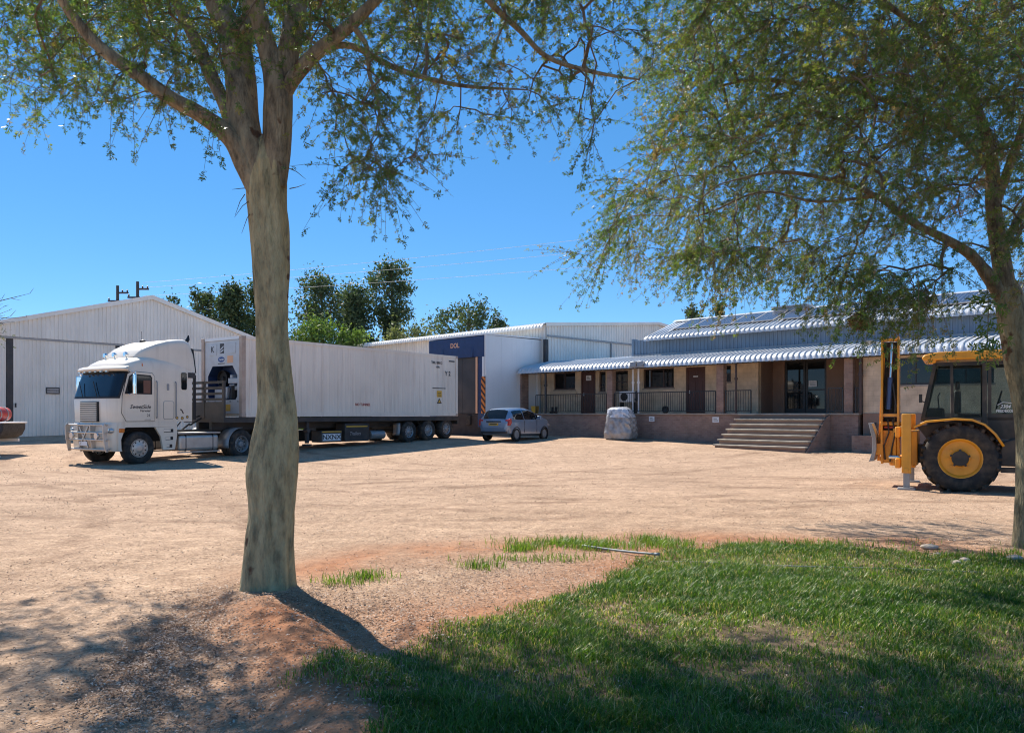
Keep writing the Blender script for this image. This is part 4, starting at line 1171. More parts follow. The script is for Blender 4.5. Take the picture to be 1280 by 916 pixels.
# lower body: bumper shell
fr_o = outline(-0.88, -0.60, 0.0, .34)
fr_o = [q for q in fr_o if q[0] < -0.55]
bl = []
for (z, off) in ((0.44, -0.03), (0.52, 0.02), (0.80, 0.04), (1.10, 0.03), (1.30, 0.0), (1.335, -0.02)):
    row = []
    for (x_, y_) in [(-0.62 + (0.12 if z > 0.9 else 0.0), 0.0)] + fr_o + [(-0.62 + (0.12 if z > 0.9 else 0), W_)]:
        d_ = Vector((x_-0.6, y_-W_/2)).normalized()*off
        row.append((x_+d_.x, y_+d_.y*0.3, z))
    bl.append(row)
bmp = MB().grid(bl).build('bumper', MT['truck_paint'], tr, smooth=35)
for far in (False, True):
    y0_, y1_ = (-0.004, 0.08) if not far else (W_-0.08, W_+0.004)
    MB().prism([(-0.62, 1.335), (1.30, 1.335), (1.30, 1.18), (0.62, 1.18), (-0.48, 1.18), (-0.60, 1.02)], y0_, y1_).build('sill_panel', MT['truck_paint'], tr)
    sk = MB().prism([(0.52, 1.175), (1.30, 1.175), (1.30, 0.9), (1.22, 0.44), (0.80, 0.44), (0.72, 0.86)], y0_, y1_).build('step_panel', MT['truck_paint'], tr)
    for (x0_, x1_, z_) in ((0.82, 1.16, 1.00), (0.88, 1.15, 0.75), (0.92, 1.12, 0.50)):
        yy = (y0_-0.002, y0_+0.03) if not far else (y1_-0.03, y1_+0.002)
        MB().box(x0_, x1_, yy[0], yy[1], z_, z_+0.11).build('step', MT['black'], sk)
        MB().box(x0_, x1_-0.10, yy[0]-0.004 if not far else yy[0], yy[1] if not far else yy[1]+0.004, z_+0.02, z_+0.105).build('step_plate', MT['truck_paint'], sk)
    hx = -0.80
    yy = 0.02 if not far else W_-0.02
    MB().lathe((-0.855, 0.15 if not far else W_-0.15, 1.08), [(0.0, -0.08), (0.06, -0.075), (0.085, -0.04), (0.085, 0.03)], 16, 'x').build('headlight', MT['clear_lens'], bmp, smooth=40)
    MB().box(-0.70, -0.52, (-0.03 if not far else W_-0.01), (0.01 if not far else W_+0.03), 1.02, 1.15).build('indicator', MT['amber'], bmp, bevel=0.03)
    wheel(tr, 0.0, 0.52, 0.525, 0.30, 0.02 if not far else W_-0.02, 0.29, MT['bright_steel'], -1 if not far else 1, 0.02, 10)
    MB().tube([(0.62*math.cos(a)*1.0, 0.3 if not far else W_-0.3, 0.52+0.62*math.sin(a)) for a in np.linspace(0, math.pi, 9)], 0.03, 6).build('wheel_liner', MT['black'], tr)
    for (xx) in (3.9, 5.25):
        for dd in (0.0, 0.31):
            yo = dd if not far else W_ - dd
            wheel(tr, xx, 0.52, 0.52, 0.28, yo, 0.29, MT['grey_steel'], -1 if not far else 1, 0.16 if dd == 0 else 0.03, 10)
    # mudguards
    for xx in (3.9, 5.25):
        rows = []
        for yy in ((0.0, 0.6) if not far else (W_-0.6, W_)):
            rows.append([(xx + 0.60*math.cos(a), yy, 0.52 + 0.60*math.sin(a)) for a in np.linspace(R(88), R(192), 12)])
        mg = MB().grid(rows).build('mudguard', MT['grey_steel'], tr, smooth=True)
        mg.modifiers.new('thick', 'SOLIDIFY').thickness = 0.02
    # mirrors
    sgn = -1 if not far else 1
    yb = 0.0 if not far else W_
    mr = MB().tube([(-0.42, yb, 2.28), (-0.48, yb+sgn*0.2, 2.20), (-0.40, yb+sgn*0.34, 2.25), (-0.36, yb+sgn*0.34, 2.9), (-0.40, yb+sgn*0.1, 2.92), (-0.4, yb, 2.92)], 0.018, 8).build('mirror_arm', MT['chrome'], tr)
    hsg = MB().box(-0.05, 0.05, -0.14, 0.14, -0.32, 0.32).build('mirror', MT['chrome'], tr, bevel=0.025)
    hsg.location = (-0.36, yb+sgn*0.30, 2.52); hsg.rotation_euler = (0, 0, R(-38)*(-sgn))
    MB().box(0.052, 0.057, -0.12, 0.12, -0.29, 0.29).build('mirror_glass', MT['mirror_glass'], hsg)
    # fuel tank with catwalk
    ya, yc = (0.06, 0.66) if not far else (W_-0.66, W_-0.06)
    tk = MB().box(1.40, 2.98, ya, yc, 0.36, 0.90).build('fuel_tank', MT['bright_steel'], tr, bevel=0.10, seg=4)
    for xx in (1.65, 2.7):
        MB().box(xx, xx+0.05, ya-0.008, yc+0.008, 0.352, 0.908).build('tank_strap', MT['dark_steel'], tk, bevel=0.10, seg=4)
    MB().box(1.36, 3.02, ya-0.02, yc, 0.93, 0.985).build('catwalk', MT['bright_steel'], tr, bevel=0.01)
    MB().box(1.38, 3.0, ya-0.02, ya+0.05, 0.30, 0.345).build('tank_rail', MT['bright_steel'], tr)
# chassis
MB().box(-0.7, 6.0, 0.78, 0.86, 0.80, 1.05).box(-0.7, 6.0, W_-0.86, W_-0.78, 0.80, 1.05).box(3.0, 3.1, 0.86, W_-0.86, 0.82, 1.03).box(5.9, 6.0, 0.86, W_-0.86, 0.82, 1.03).build('chassis', MT['trailer_paint'], tr)
MB().box(-0.5, 1.6, 0.7, W_-0.7, 0.7, 1.3).build('engine', MT['black'], tr)
MB().cyl((0, 0.32, 0.52), (0, W_-0.32, 0.52), 0.07, n=10).build('axle', MT['black'], tr)
for xx in (3.9, 5.25):
    MB().cyl((xx, 0.6, 0.52), (xx, W_-0.6, 0.52), 0.10, n=10).lathe((xx, W_/2, 0.52), [(0.0, -0.2), (0.22, -0.1), (0.22, 0.1), (0.0, 0.2)], 16).build('axle', MT['black'], tr)
MB().lathe((4.55, W_/2, 1.08), [(0, 0.1), (0.45, 0.1), (0.48, 0.06), (0.48, 0.0)], 20, 'z').build('fifth_wheel', MT['dark_steel'], tr)
MB().tube([(2.1, 1.0, 1.0), (2.4, 0.9, 1.25), (2.7, 1.3, 1.2), (3.2, 1.2, 1.5)], 0.03, 6).tube([(2.1, 1.4, 1.0), (2.5, 1.5, 1.35), (3.2, 1.3, 1.55)], 0.025, 6).build('air_hoses', MT['black'], tr)
# black cab extenders and stack
for yy in (0.03, W_-0.03):
    MB().prism([(1.90, 1.40), (2.02, 1.40), (2.02, 2.90), (1.93, 2.95)], yy-0.02, yy+0.02).build('cab_extender', MT['black'], tr)
    MB().prism([(1.93, 2.98), (2.07, 2.98), (1.96, 3.78), (1.84, 3.80)], yy+0.05*(1 if yy < 1 else -1)-0.02, yy+0.05*(1 if yy < 1 else -1)+0.02).build('cab_extender', MT['black'], tr)
    MB().box(1.72, 1.98, yy-0.03, yy+0.03, 2.80, 2.98).build('bracket', MT['dark_steel'], tr)
# roof items
MB().lathe((0.10, 0.10, 3.06), [(0.0, 0.16), (0.05, 0.15), (0.065, 0.08), (0.065, 0.0)], 14, 'z').build('beacon', MT['amber'], tr, smooth=40)
MB().cyl((0.10, 0.10, 2.94), (0.10, 0.10, 3.06), 0.045, n=10).build('beacon_base', MT['dark_steel'], tr)
for yy in (0.62, 1.25, 1.75):
    MB().lathe((-0.10, yy, 3.50), [(0.0, -0.05), (0.07, -0.05), (0.08, 0.0), (0.03, 0.09), (0.0, 0.1)], 14, 'x').cyl((-0.08, yy, 3.36), (-0.08, yy, 3.46), 0.02, n=8).build('spot_lamp', MT['chrome'], tr, smooth=40)
MB().cyl((0.30, 0.45, 3.4), (0.32, 0.43, 4.25), 0.006, n=6).build('antenna', MT['dark_steel'], tr)
MB().tube([(1.80, 0.25, 4.0), (1.88, 0.25, 4.12), (1.90, 0.25, 4.25)], [0.07, 0.06, 0.02], 8).build('exhaust_tip', MT['black'], tr, smooth=40)
MB().lathe((1.30, 1.9, 4.03), [(0.0, 0.12), (0.09, 0.08), (0.11, 0.0)], 12, 'z').build('roof_horn', MT['black'], tr, smooth=40)
# bull bar
bb = MB()
for yy in (0.16, 0.86, 1.56, 2.26):
    bb.prism([(-1.02, 0.42), (-0.93, 0.44), (-0.98, 0.90), (-0.95, 1.24), (-1.05, 1.32), (-1.12, 1.24), (-1.10, 0.80)], yy-0.02, yy+0.02)
for (z, xx) in ((1.26, -1.06), (1.02, -1.06), (0.80, -1.05), (0.50, -1.0)):
    bb.tube([(xx+0.06, 0.10, z), (xx-0.02, 0.5, z), (xx-0.05, W_/2, z), (xx-0.02, W_-0.5, z), (xx+0.06, W_-0.10, z)], 0.032, 10)
bbo = bb.build('bull_bar', MT['bright_steel'], tr, smooth=40)
for (yy) in (0.52, 1.90):
    MB().lathe((-1.10, yy, 0.92), [(0.0, -0.03), (0.10, -0.03), (0.11, 0.0), (0.05, 0.08)], 14, 'x').build('fog_lamp', MT['clear_lens'], bbo, smooth=40)
MB().bar((-1.10, 0.95, 0.55), (-1.10, 1.45, 1.2), 0.05, 0.04).bar((-1.11, 1.45, 0.55), (-1.11, 0.95, 1.2), 0.05, 0.04).build('cross_brace', MT['bright_steel'], bbo)
box('number_plate', MT['lamp_white'], bbo, -1.135, -1.125, 0.98, 1.42, 0.62, 0.74)

# ------------------------------------------------------------------ semi-trailer
KR = R(55.1)
KC = (-9.6, 27.5)
tl = thing('semi_trailer', 'dark skeletal semi-trailer with three axles carrying the container', 'trailer', (KC[0], KC[1], 0), KR)
MB().box(-0.72, 12.25, 0.02, 0.14, 1.28, 1.47).box(-0.72, 12.25, 2.30, 2.42, 1.28, 1.47).build('side_rail', MT['trailer_paint'], tl, bevel=0.01)
MB().box(-0.7, 12.2, 0.75, 0.90, 1.02, 1.42).box(-0.7, 12.2, 1.54, 1.69, 1.02, 1.42).build('main_beam', MT['trailer_paint'], tl)
for xx in np.arange(-0.6, 12.2, 1.15):
    MB().box(xx, xx+0.10, 0.14, 2.30, 1.30, 1.44).build('cross_member', MT['trailer_paint'], tl)
MB().box(12.2, 12.32, 0.05, 2.39, 1.10, 1.46).build('rear_beam', MT['trailer_paint'], tl)
hb = MB().box(-0.74, -0.66, 0.0, 0.10, 1.30, 2.76).box(-0.74, -0.66, 2.34, 2.44, 1.30, 2.76).box(-0.73, -0.67, 1.15, 1.27, 1.30, 2.74).box(-0.745, -0.655, 0.10, 2.34, 1.30, 1.42).build('headboard', MT['trailer_paint'], tl)
MB().box(-0.72, -0.69, 0.10, 2.34, 1.42, 2.02).build('sheet', MT['trailer_paint'], hb)
for z in (2.06, 2.26, 2.46, 2.66):
    MB().box(-0.73, -0.67, 0.10, 2.34, z, z+0.09).build('slat', MT['trailer_paint'], hb)
for side, far in ((-1, False), (1, True)):
    for xx in (8.81, 10.12, 11.43):
        Xw = KC[0] + xx*math.cos(KR); Yw = KC[1] + xx*math.sin(KR)
        zz = gz(Xw, Yw) + 0.47
        for dd in ((0.05,) if True else ()):
            wheel(tl, xx, zz, 0.485, 0.40, dd if not far else 2.44 - dd, 0.27, MT['grey_steel'], side, 0.07, 10)
    yo = 0.10 if not far else 2.22
    MB().box(3.0, 3.12, yo, yo+0.12, 0.45, 1.28).box(2.92, 3.2, yo-0.06, yo+0.18, 0.36, 0.42).build('landing_leg', MT['dark_steel'], tl)
    MB().cyl((3.06, yo-0.05, 0.95), (3.06, yo+0.18, 0.95), 0.09, n=12).build('leg_gearbox', MT['dark_steel'], tl)
    ya, yb = (0.06, 0.62) if not far else (1.82, 2.38)
    MB().box(3.68, 4.78, ya, yb, 0.46, 0.92).build('pallet_box', MT['trailer_paint'], tl, bevel=0.02)
    tb = MB().box(4.95, 6.30, ya, yb, 0.46, 1.20).build('tool_box', MT['trailer_paint'], tl, bevel=0.02)
    MB().cyl((6.55, (ya+yb)/2, 0.70), (7.40, (ya+yb)/2, 0.70), 0.19, n=20).build('air_tank', MT['grey_steel'], tl, smooth=40)
    if not far:
        box('yellow_strip', MT['yellow_label'], tb, 5.02, 6.2, ya-0.012, ya-0.001, 1.05, 1.10)
        text('lettering', 'Trailers', 0.2, MT['grey_steel'], tb, (5.5, ya-0.004, 0.78), shear=0.3)
        pb = box('mud_plate', MT['lamp_white'], tl, 3.76, 4.70, ya-0.012, ya-0.002, 0.52, 0.80)
        text('lettering', 'NXNX', 0.26, MT['text_dark'], pb, (4.23, ya-0.014, 0.66), sx=1.25)
        box('yellow_strip', MT['yellow_label'], tl, 3.72, 4.74, ya-0.012, ya-0.002, 0.86, 0.90)
    MB().grid([[(8.15 + 0.06*math.sin(a*2), yy, 0.65 + a*0.45) for a in np.linspace(0, 1.2, 6)] for yy in ((0.05, 0.45) if not far else (1.99, 2.39))]).build('mud_flap', MT['grey_steel'], tl, smooth=True).modifiers.new('thick', 'SOLIDIFY').thickness = 0.025
    for xx in (8.81, 10.12, 11.43):
        if not far: MB().cyl((xx, 0.45, 0.82), (xx, 2.0, 0.82), 0.08, n=10).build('axle', MT['black'], tl)
MB().box(8.3, 12.1, 0.5, 1.95, 0.9, 1.1).build('bogie', MT['black'], tl)
MB().box(12.32, 12.36, 0.2, 0.5, 1.12, 1.28).build('tail_lamp', MT['red_lens'], tl)
MB().box(12.32, 12.36, 1.95, 2.25, 1.12, 1.28).build('tail_lamp', MT['red_lens'], tl)

# ------------------------------------------------------------------ refrigerated container on the trailer
ct = thing('refrigerated_container', 'off-white refrigerated shipping container with cooling unit on the semi-trailer', 'container', (KC[0], KC[1], 1.48), KR)
CL, CW, CH = 12.19, 2.44, 2.90
b = MB(); rib_wall(b, 0.16, CL-0.16, 0.17, CH-0.10, 0.034, 0.28, 0.016); b.build('side_panel', MT['container_paint'], ct)
b = MB(); rib_wall(b, 0.16, CL-0.16, 0.17, CH-0.10, CW-0.03, 0.28, 0.012, 'x', 1); b.build('side_panel', MT['container_paint'], ct)
box('roof', MT['container_paint'], ct, 0.1, CL-0.1, 0.05, CW-0.05, CH-0.06, CH-0.015)
box('floor', MT['container_paint'], ct, 0.1, CL-0.1, 0.05, CW-0.05, 0.02, 0.12)
for yy in (0.0, CW-0.07):
    box('bottom_rail', MT['container_paint'], ct, 0.17, CL-0.17, yy, yy+0.07, 0.015, 0.17)
    box('top_rail', MT['container_paint'], ct, 0.17, CL-0.17, yy, yy+0.07, CH-0.11, CH-0.005)
MT['rust_post'] = M('rust_post', (0.48, 0.38, 0.31), 0.7, var=0.2, scale=2.5, dust=0.45, dust_col=(0.36, 0.20, 0.12))
for xx in (0.0, CL-0.16):
    for yy in (0.0, CW-0.16):
        box('corner_post', MT['rust_post'] if xx == 0 else MT['container_paint'], ct, xx, xx+0.16, yy, yy+0.16, 0.12, CH-0.12)
        for zz in (0.0, CH-0.12):
            box('corner_casting', MT['rust_post'], ct, xx-0.006, xx+0.176, yy-0.006, yy+0.176, zz, zz+0.12, 0.01)
box('front_header', MT['lamp_white'], ct, 0.02, 0.14, 0.18, CW-0.18, CH-0.11, CH-0.004)
# cooling unit face: frame with octagonal recess
b = MB()
y0, y1, z0, z1 = 0.16, CW-0.16, 0.12, CH-0.12
oy = [(0.34, 0.75), (0.34, 1.50), (0.62, 1.86), (1.82, 1.86), (2.10, 1.50), (2.10, 0.75), (2.0, 0.62), (0.44, 0.62)]
outer = [(y0, 0.75), (y0, 1.50), (0.62, z1), (1.82, z1), (y1, 1.50), (y1, 0.75), (2.0, z0), (0.44, z0)]
corners = {1: (y0, z1), 3: (y1, z1), 5: (y1, z0), 7: (y0, z0)}
for k in range(8):
    k2 = (k+1) % 8
    poly = [oy[k], outer[k]] + ([corners[k]] if k in corners else []) + [outer[k2], oy[k2]]
    b.add([(0.05, a, c) for a, c in poly], [tuple(range(len(poly)))])
cu_ = b.build('cooling_unit', MT['container_grey'], ct)
b = MB()
for k in range(8):
    k2 = (k+1) % 8
    b.add([(0.052, *oy[k]), (0.052, *oy[k2]), (0.50, *oy[k2]), (0.50, *oy[k])], [(0, 1, 2, 3)])
b.build('recess_lining', MT['dark_blue'], cu_)
box('recess_back', MT['dark_blue'], cu_, 0.48, 0.52, 0.3, 2.14, 0.6, 1.9)
MB().lathe((0.36, 1.62, 1.42), [(0.0, -0.05), (0.07, -0.05), (0.10, 0.02), (0.26, 0.02), (0.28, -0.05), (0.30, -0.05), (0.30, 0.1)], 22, 'x').build('fan', MT['black'], cu_, smooth=40)
MB().box(0.20, 0.46, 0.50, 1.10, 1.22, 1.42).box(0.22, 0.44, 0.88, 1.02, 1.42, 1.54).build('control_box', MT['container_grey'], cu_, bevel=0.02)
MB().cyl((0.30, 0.85, 0.66), (0.30, 0.85, 1.12), 0.13, n=14).cyl((0.30, 0.55, 0.66), (0.30, 0.55, 0.95), 0.10, n=14).build('compressor', MT['black'], cu_, smooth=40)
MB().box(0.22, 0.44, 1.25, 1.95, 0.66, 1.02).prism([(1.15, 0.66), (1.55, 0.66), (1.25, 1.1), (1.1, 1.1)], 0.18, 0.3, 'yz').build('condenser', MT['container_grey'], cu_, bevel=0.02)
MB().box(0.18, 0.36, 0.45, 0.68, 0.98, 1.12).box(0.18, 0.36, 0.72, 1.0, 1.13, 1.19).build('valve_block', MT['grey_steel'], cu_, bevel=0.01)
for (a, c, d_, e) in ((1.55, 2.02, 2.26, 2.66), (0.42, 0.98, 2.30, 2.68)):
    box('access_panel', MT['container_grey'], cu_, 0.034, 0.049, a, c, d_, e, 0.01)
rotf = (R(90), 0, R(-90))
text('lettering', 'K', 0.30, MT['dark_steel'], cu_, (0.031, 1.80, 2.47), rotf)
mk_ = box('emblem', MT['text_dark'], cu_, 0.043, 0.049, 1.12, 1.36, 2.32, 2.68)
MB().add([(0.041, 1.34, 2.42), (0.041, 1.14, 2.54), (0.041, 1.14, 2.60), (0.041, 1.34, 2.48)], [(0, 1, 2, 3)]).add([(0.041, 1.34, 2.34), (0.041, 1.14, 2.42), (0.041, 1.14, 2.47), (0.041, 1.34, 2.40)], [(0, 1, 2, 3)]).build('stripe', MT['container_grey'], mk_)
em = MB()
em.add([(0.044, 1.28 + 0.20*math.cos(a), 2.10 + 0.10*math.sin(a)) for a in np.linspace(0, 2*math.pi, 24, endpoint=False)], [tuple(range(24))])
eo = em.build('emblem', M('logo_blue', (0.02, 0.07, 0.25), 0.5), cu_)
text('lettering', 'Carrier', 0.10, MT['text_white'], eo, (0.042, 1.28, 2.10), rotf, shear=0.2)
box('print', MT['text_dark'], cu_, 0.043, 0.048, 1.08, 1.48, 1.935, 1.965)
box('label', MT['orange_letter'], cu_, 0.043, 0.049, 0.58, 0.92, 1.96, 2.22)
box('label', MT['yellow_label'], cu_, 0.043, 0.049, 0.74, 1.08, 0.22, 0.46)
for yy in np.linspace(0.3, 2.1, 5):
    MB().box(0.03, 0.049, yy-0.03, yy+0.03, 0.54, 0.585).build('latch', MT['grey_steel'], cu_)
# markings on the side
yS = 0.0145
text('lettering', 'TRIU 880 2', 0.17, MT['text_dark'], ct, (10.65, yS, 2.50))
text('lettering', '45R1', 0.13, MT['text_dark'], ct, (10.75, yS, 2.30))
text('lettering', 'Y 2', 0.30, MT['text_dark'], ct, (11.45, yS, 2.02))
text('lettering', 'NO TUNNEL', 0.15, MT['text_red'], ct, (5.90, yS, 0.50))
box('warning_label', MT['text_dark'], ct, 11.55, 11.95, yS-0.002, yS+0.01, 2.60, 2.66)
box('warning_label', MT['dark_steel'], ct, 10.35, 11.28, yS-0.002, yS+0.01, 1.30, 1.335)
l1 = box('warning_label', MT['yellow_label'], ct, 10.66, 11.0, yS-0.002, yS+0.01, 0.90, 1.20)
for zz in (0.95, 1.02, 1.09):
    box('print', MT['text_dark'], l1, 10.70, 10.96, yS-0.004, yS-0.003, zz, zz+0.02)
l2 = MB().prism([(10.66, 0.60), (11.0, 0.60), (10.83, 0.85)], yS-0.002, yS+0.01).build('warning_label', MT['text_dark'], ct)
MB().prism([(10.74, 0.645), (10.92, 0.645), (10.83, 0.78)], yS-0.004, yS-0.003).build('print', MT['yellow_label'], l2)
text('lettering', '45R1', 0.10, MT['text_dark'], ct, (0.95, yS, 2.62))
# rear doors
for (a, c) in ((0.17, 1.215), (1.225, 2.27)):
    dd = box('rear_door', MT['container_paint'], ct, CL-0.10, CL-0.03, a, c, 0.14, CH-0.13, 0.01)
    for f in (0.28, 0.72):
        yy = a + (c-a)*f
        MB().cyl((CL-0.005, yy, 0.12), (CL-0.005, yy, CH-0.12), 0.02, n=8).build('lock_rod', MT['grey_steel'], dd)

# ------------------------------------------------------------------ parked hatchback
cr_p = (-0.48, 35.35)
CRR = R(57.0)
car = thing('hatchback_car', 'pale blue silver hatchback parked nose-in between the container and the porch', 'car', (cr_p[0], cr_p[1], gz(*cr_p)+0.02), CRR)
# local x: forward, rear bumper near -0.62; rear axle at 0; y: 0 on the centre line
topc = [(-0.66, 0.62), (-0.64, 0.78), (-0.60, 0.95), (-0.50, 1.16), (-0.36, 1.38), (-0.22, 1.455), (0.10, 1.495), (0.7, 1.525), (1.2, 1.51), (1.65, 1.42), (2.05, 1.25), (2.45, 1.06), (2.62, 0.99), (2.9, 0.92), (3.1, 0.84), (3.2, 0.66)]
botc = [(-0.66, 0.45), (-0.60, 0.30), (-0.4, 0.24), (0, 0.22), (2.4, 0.20), (2.9, 0.22), (3.12, 0.30), (3.2, 0.42)]
widc = [(-0.66, 0.60), (-0.62, 0.74), (-0.5, 0.80), (0, 0.835), (1.2, 0.84), (2.3, 0.83), (2.8, 0.78), (3.08, 0.68), (3.2, 0.52)]
def itp(c, x_): return float(np.interp(x_, [p[0] for p in c], [p[1] for p in c]))
def csec(x_, m=26):
    zt_, zb_, w_ = itp(topc, x_), itp(botc, x_), itp(widc, x_)
    belt = min(0.93, zt_-0.05)
    gh = max(zt_ - belt, 0.05)
    tum = 0.24*min(1, gh/0.55)
    key = [(0, zb_), (w_*0.8, zb_), (w_*0.97, zb_+0.10), (w_, zb_+(belt-zb_)*0.55), (w_*0.985, belt), (w_-tum*0.55, belt+gh*0.55), (w_-tum, zt_-0.09*min(1, gh/0.3)), ((w_-tum)*0.72, zt_-0.02), (0, zt_)]
    return key
xs_ = sorted(set(list(np.linspace(-0.66, 3.2, 46)) + [-0.655, -0.64, -0.62, 3.15, 3.18]))
G = []
for x_ in xs_:
    k_ = csec(x_)
    row = [(x_, -a, c) for a, c in k_] + [(x_, a, c) for a, c in k_[::-1][1:-1]]
    G.append(row)
b = MB().grid(G, True)
b.add(G[0], [tuple(range(len(G[0])))]); b.add(G[-1], [tuple(range(len(G[-1])))])
cb = b.build('body', MT['car_paint'], car, smooth=42)
def car_glass(name, xa, xb, fa, fb, top_trim, side, n=14):
    rows = []
    for i in range(n+1):
        x_ = xa + (xb-xa)*i/n
        k_ = csec(x_); p4, p5, p6 = k_[4], k_[5], k_[6]
        lo = 0.955 + 0.02*(1-i/n)
        pts = []
        for f in np.linspace(0, 1, 5):
            zz = lo + (max(p6[1]-top_trim, lo+0.01) - lo)*f
            yy = np.interp(zz, [p4[1], p5[1], p6[1]], [p4[0], p5[0], p6[0]])
            pts.append((x_, side*(yy+0.006), zz))
        rows.append(pts)
    return MB().grid(rows).build(name, MT['glass'], cb, smooth=True)
for side in (-1, 1):
    car_glass('side_window', -0.18, 0.62, 0, 0, 0.035, side)
    car_glass('side_window', 0.68, 1.72, 0, 0, 0.035, side)
    car_glass('quarter_window', 1.76, 2.15, 0, 0, 0.03, side)
def car_top(name, xa, xb, hw, mat, lift=0.008, n=10):
    rows = []
    for i in range(n+1):
        x_ = xa + (xb-xa)*i/n; k_ = csec(x_); row = []
        for f in np.linspace(-1, 1, 13):
            y_ = f*hw(i/n); zz = np.interp(abs(y_), [0, k_[7][0], k_[6][0]], [k_[8][1], k_[7][1], k_[6][1]])
            row.append((x_-lift*(1 if xb < 0 else -0.3), y_, zz+lift))
        rows.append(row)
    return MB().grid(rows).build(name, mat, cb, smooth=True)
car_top('rear_window', -0.575, -0.30, lambda f: 0.60 - 0.02*f, MT['glass'], 0.012)
car_top('windscreen', 1.66, 2.42, lambda f: 0.60 + 0.10*f, MT['glass'])
for s_ in (-1, 1):
    MB().prism([(-0.625, 0.70), (-0.50, 0.70), (-0.40, 0.80), (-0.42, 1.00), (-0.52, 1.02), (-0.60, 0.95)], s_*0.60, s_*0.835).build('tail_lamp', MT['red_lens'], cb, bevel=0.02)
    MB().prism([(2.75, 0.66), (3.10, 0.62), (3.08, 0.74), (2.85, 0.84)], s_*0.55, s_*0.74).build('headlight', MT['clear_lens'], cb, bevel=0.02)
    MB().tube([(1.72, s_*0.80, 0.98), (1.74, s_*0.93, 1.0)], 0.03, 6).box(1.70, 1.82, s_*0.97-0.09, s_*0.97+0.09, 0.96, 1.12).build('mirror', MT['car_paint'], cb, bevel=0.03)
    for xx in (0.30, 1.20):
        MB().box(xx, xx+0.16, s_*0.842-0.012, s_*0.842+0.012, 0.84, 0.875).build('door_handle', MT['car_paint'], cb, bevel=0.01)
    for xx in (0.66, 1.74):
        MB().box(xx-0.005, xx+0.005, s_*0.836-0.006, s_*0.836+0.006, 0.36, 0.92).build('door_seam', MT['black'], cb)
    for xx in (0.0, 2.45):
        MB().lathe((xx, s_*0.80, 0.30), [(0.0, 0), (0.335, 0), (0.345, s_*0.035), (0.30, s_*0.038)], 28).build('wheel_arch', MT['black'], cb)
        wheel(car, xx, 0.29, 0.288, 0.19, s_*0.845, 0.20, MT['grey_steel'], s_, 0.015, 7)
box('number_plate', MT['yellow_label'], cb, -0.665, -0.648, -0.26, 0.26, 0.70, 0.81)
box('print', MT['text_dark'], cb, -0.668, -0.666, -0.20, 0.20, 0.735, 0.78)
MB().bar((-0.645, -0.40, 0.875), (-0.645, 0.40, 0.875), 0.03, 0.05).build('chrome_strip', MT['chrome'], cb)
MB().box(-0.69, -0.60, -0.72, 0.72, 0.34, 0.44).build('bumper_lip', MT['dark_steel'], cb, bevel=0.02)

# ------------------------------------------------------------------ wrapped bulk bag by the porch
bag_m = M('wrap_plastic', (0.34, 0.325, 0.31), 0.2, var=0.3, scale=4.0, bump=1.0, bscale=7, coat=0.6)
bag_w = M('white_plastic', (0.60, 0.60, 0.61), 0.22, var=0.25, scale=6, bump=1.0, bscale=9, coat=0.7)
bpos = at_f(-0.32, -0.75, 0)
bag = thing('wrapped_bulk_bag', 'large wrinkled grey bulk bag wrapped in clear plastic against the brick porch wall', 'bag', (bpos[0], bpos[1], gz(bpos[0], bpos[1])), FR+R(12))
def crumple(zs, hws, off, rag, seed, nseg=72):
    """wrinkled squarish sack surface"""
    rows = []
    for i, z in enumerate(np.linspace(zs[0], zs[-1], 30)):
        row = []
        for k in range(nseg):
            a = 2*math.pi*k/nseg; ca, sa = math.cos(a), math.sin(a)
            zz = z
            if i == 0 and rag: zz = z + rag*(float(vnoise(a*2.2, 3.3, seed)) - 0.5) + rag*0.5*(float(vnoise(a*6, 1.3, seed)) - 0.5)
            hw = float(np.interp(zz, zs, hws)); q = (abs(ca)**4 + abs(sa)**4) ** -0.25
            w1 = abs(float(vnoise(ca*3 + 9, sa*3 + zz*4, seed)) - 0.5) * 2
            w2 = abs(float(vnoise(ca*7 + zz*6, sa*7 + 5, seed+1)) - 0.5) * 2
            r_ = hw*q*(1 - 0.15*w1 - 0.09*w2 + 0.06) + off
            row.append((r_*ca + 0.05*z*math.sin(3*z), r_*sa*0.8, zz + 0.05*(w1-0.4)*(z > 1.2)))
        rows.append(row)
    top = [(0.04, 0, zs[-1] + 0.01)]*nseg
    rows.append(top)
    return rows
ZS = [0.0, 0.05, 0.3, 0.6, 0.95, 1.24, 1.42, 1.48]; HS = [0.60, 0.69, 0.73, 0.69, 0.62, 0.56, 0.49, 0.32]
MB().grid(crumple(ZS, HS, 0.0, 0, 4), True).build('bag', bag_m, bag, smooth=38)
MB().grid(crumple([1.02] + ZS[5:-1] + [1.51], [0.625] + HS[5:-1] + [0.34], 0.025, 0.34, 9), True).build('plastic_cover', bag_w, bag, smooth=38)

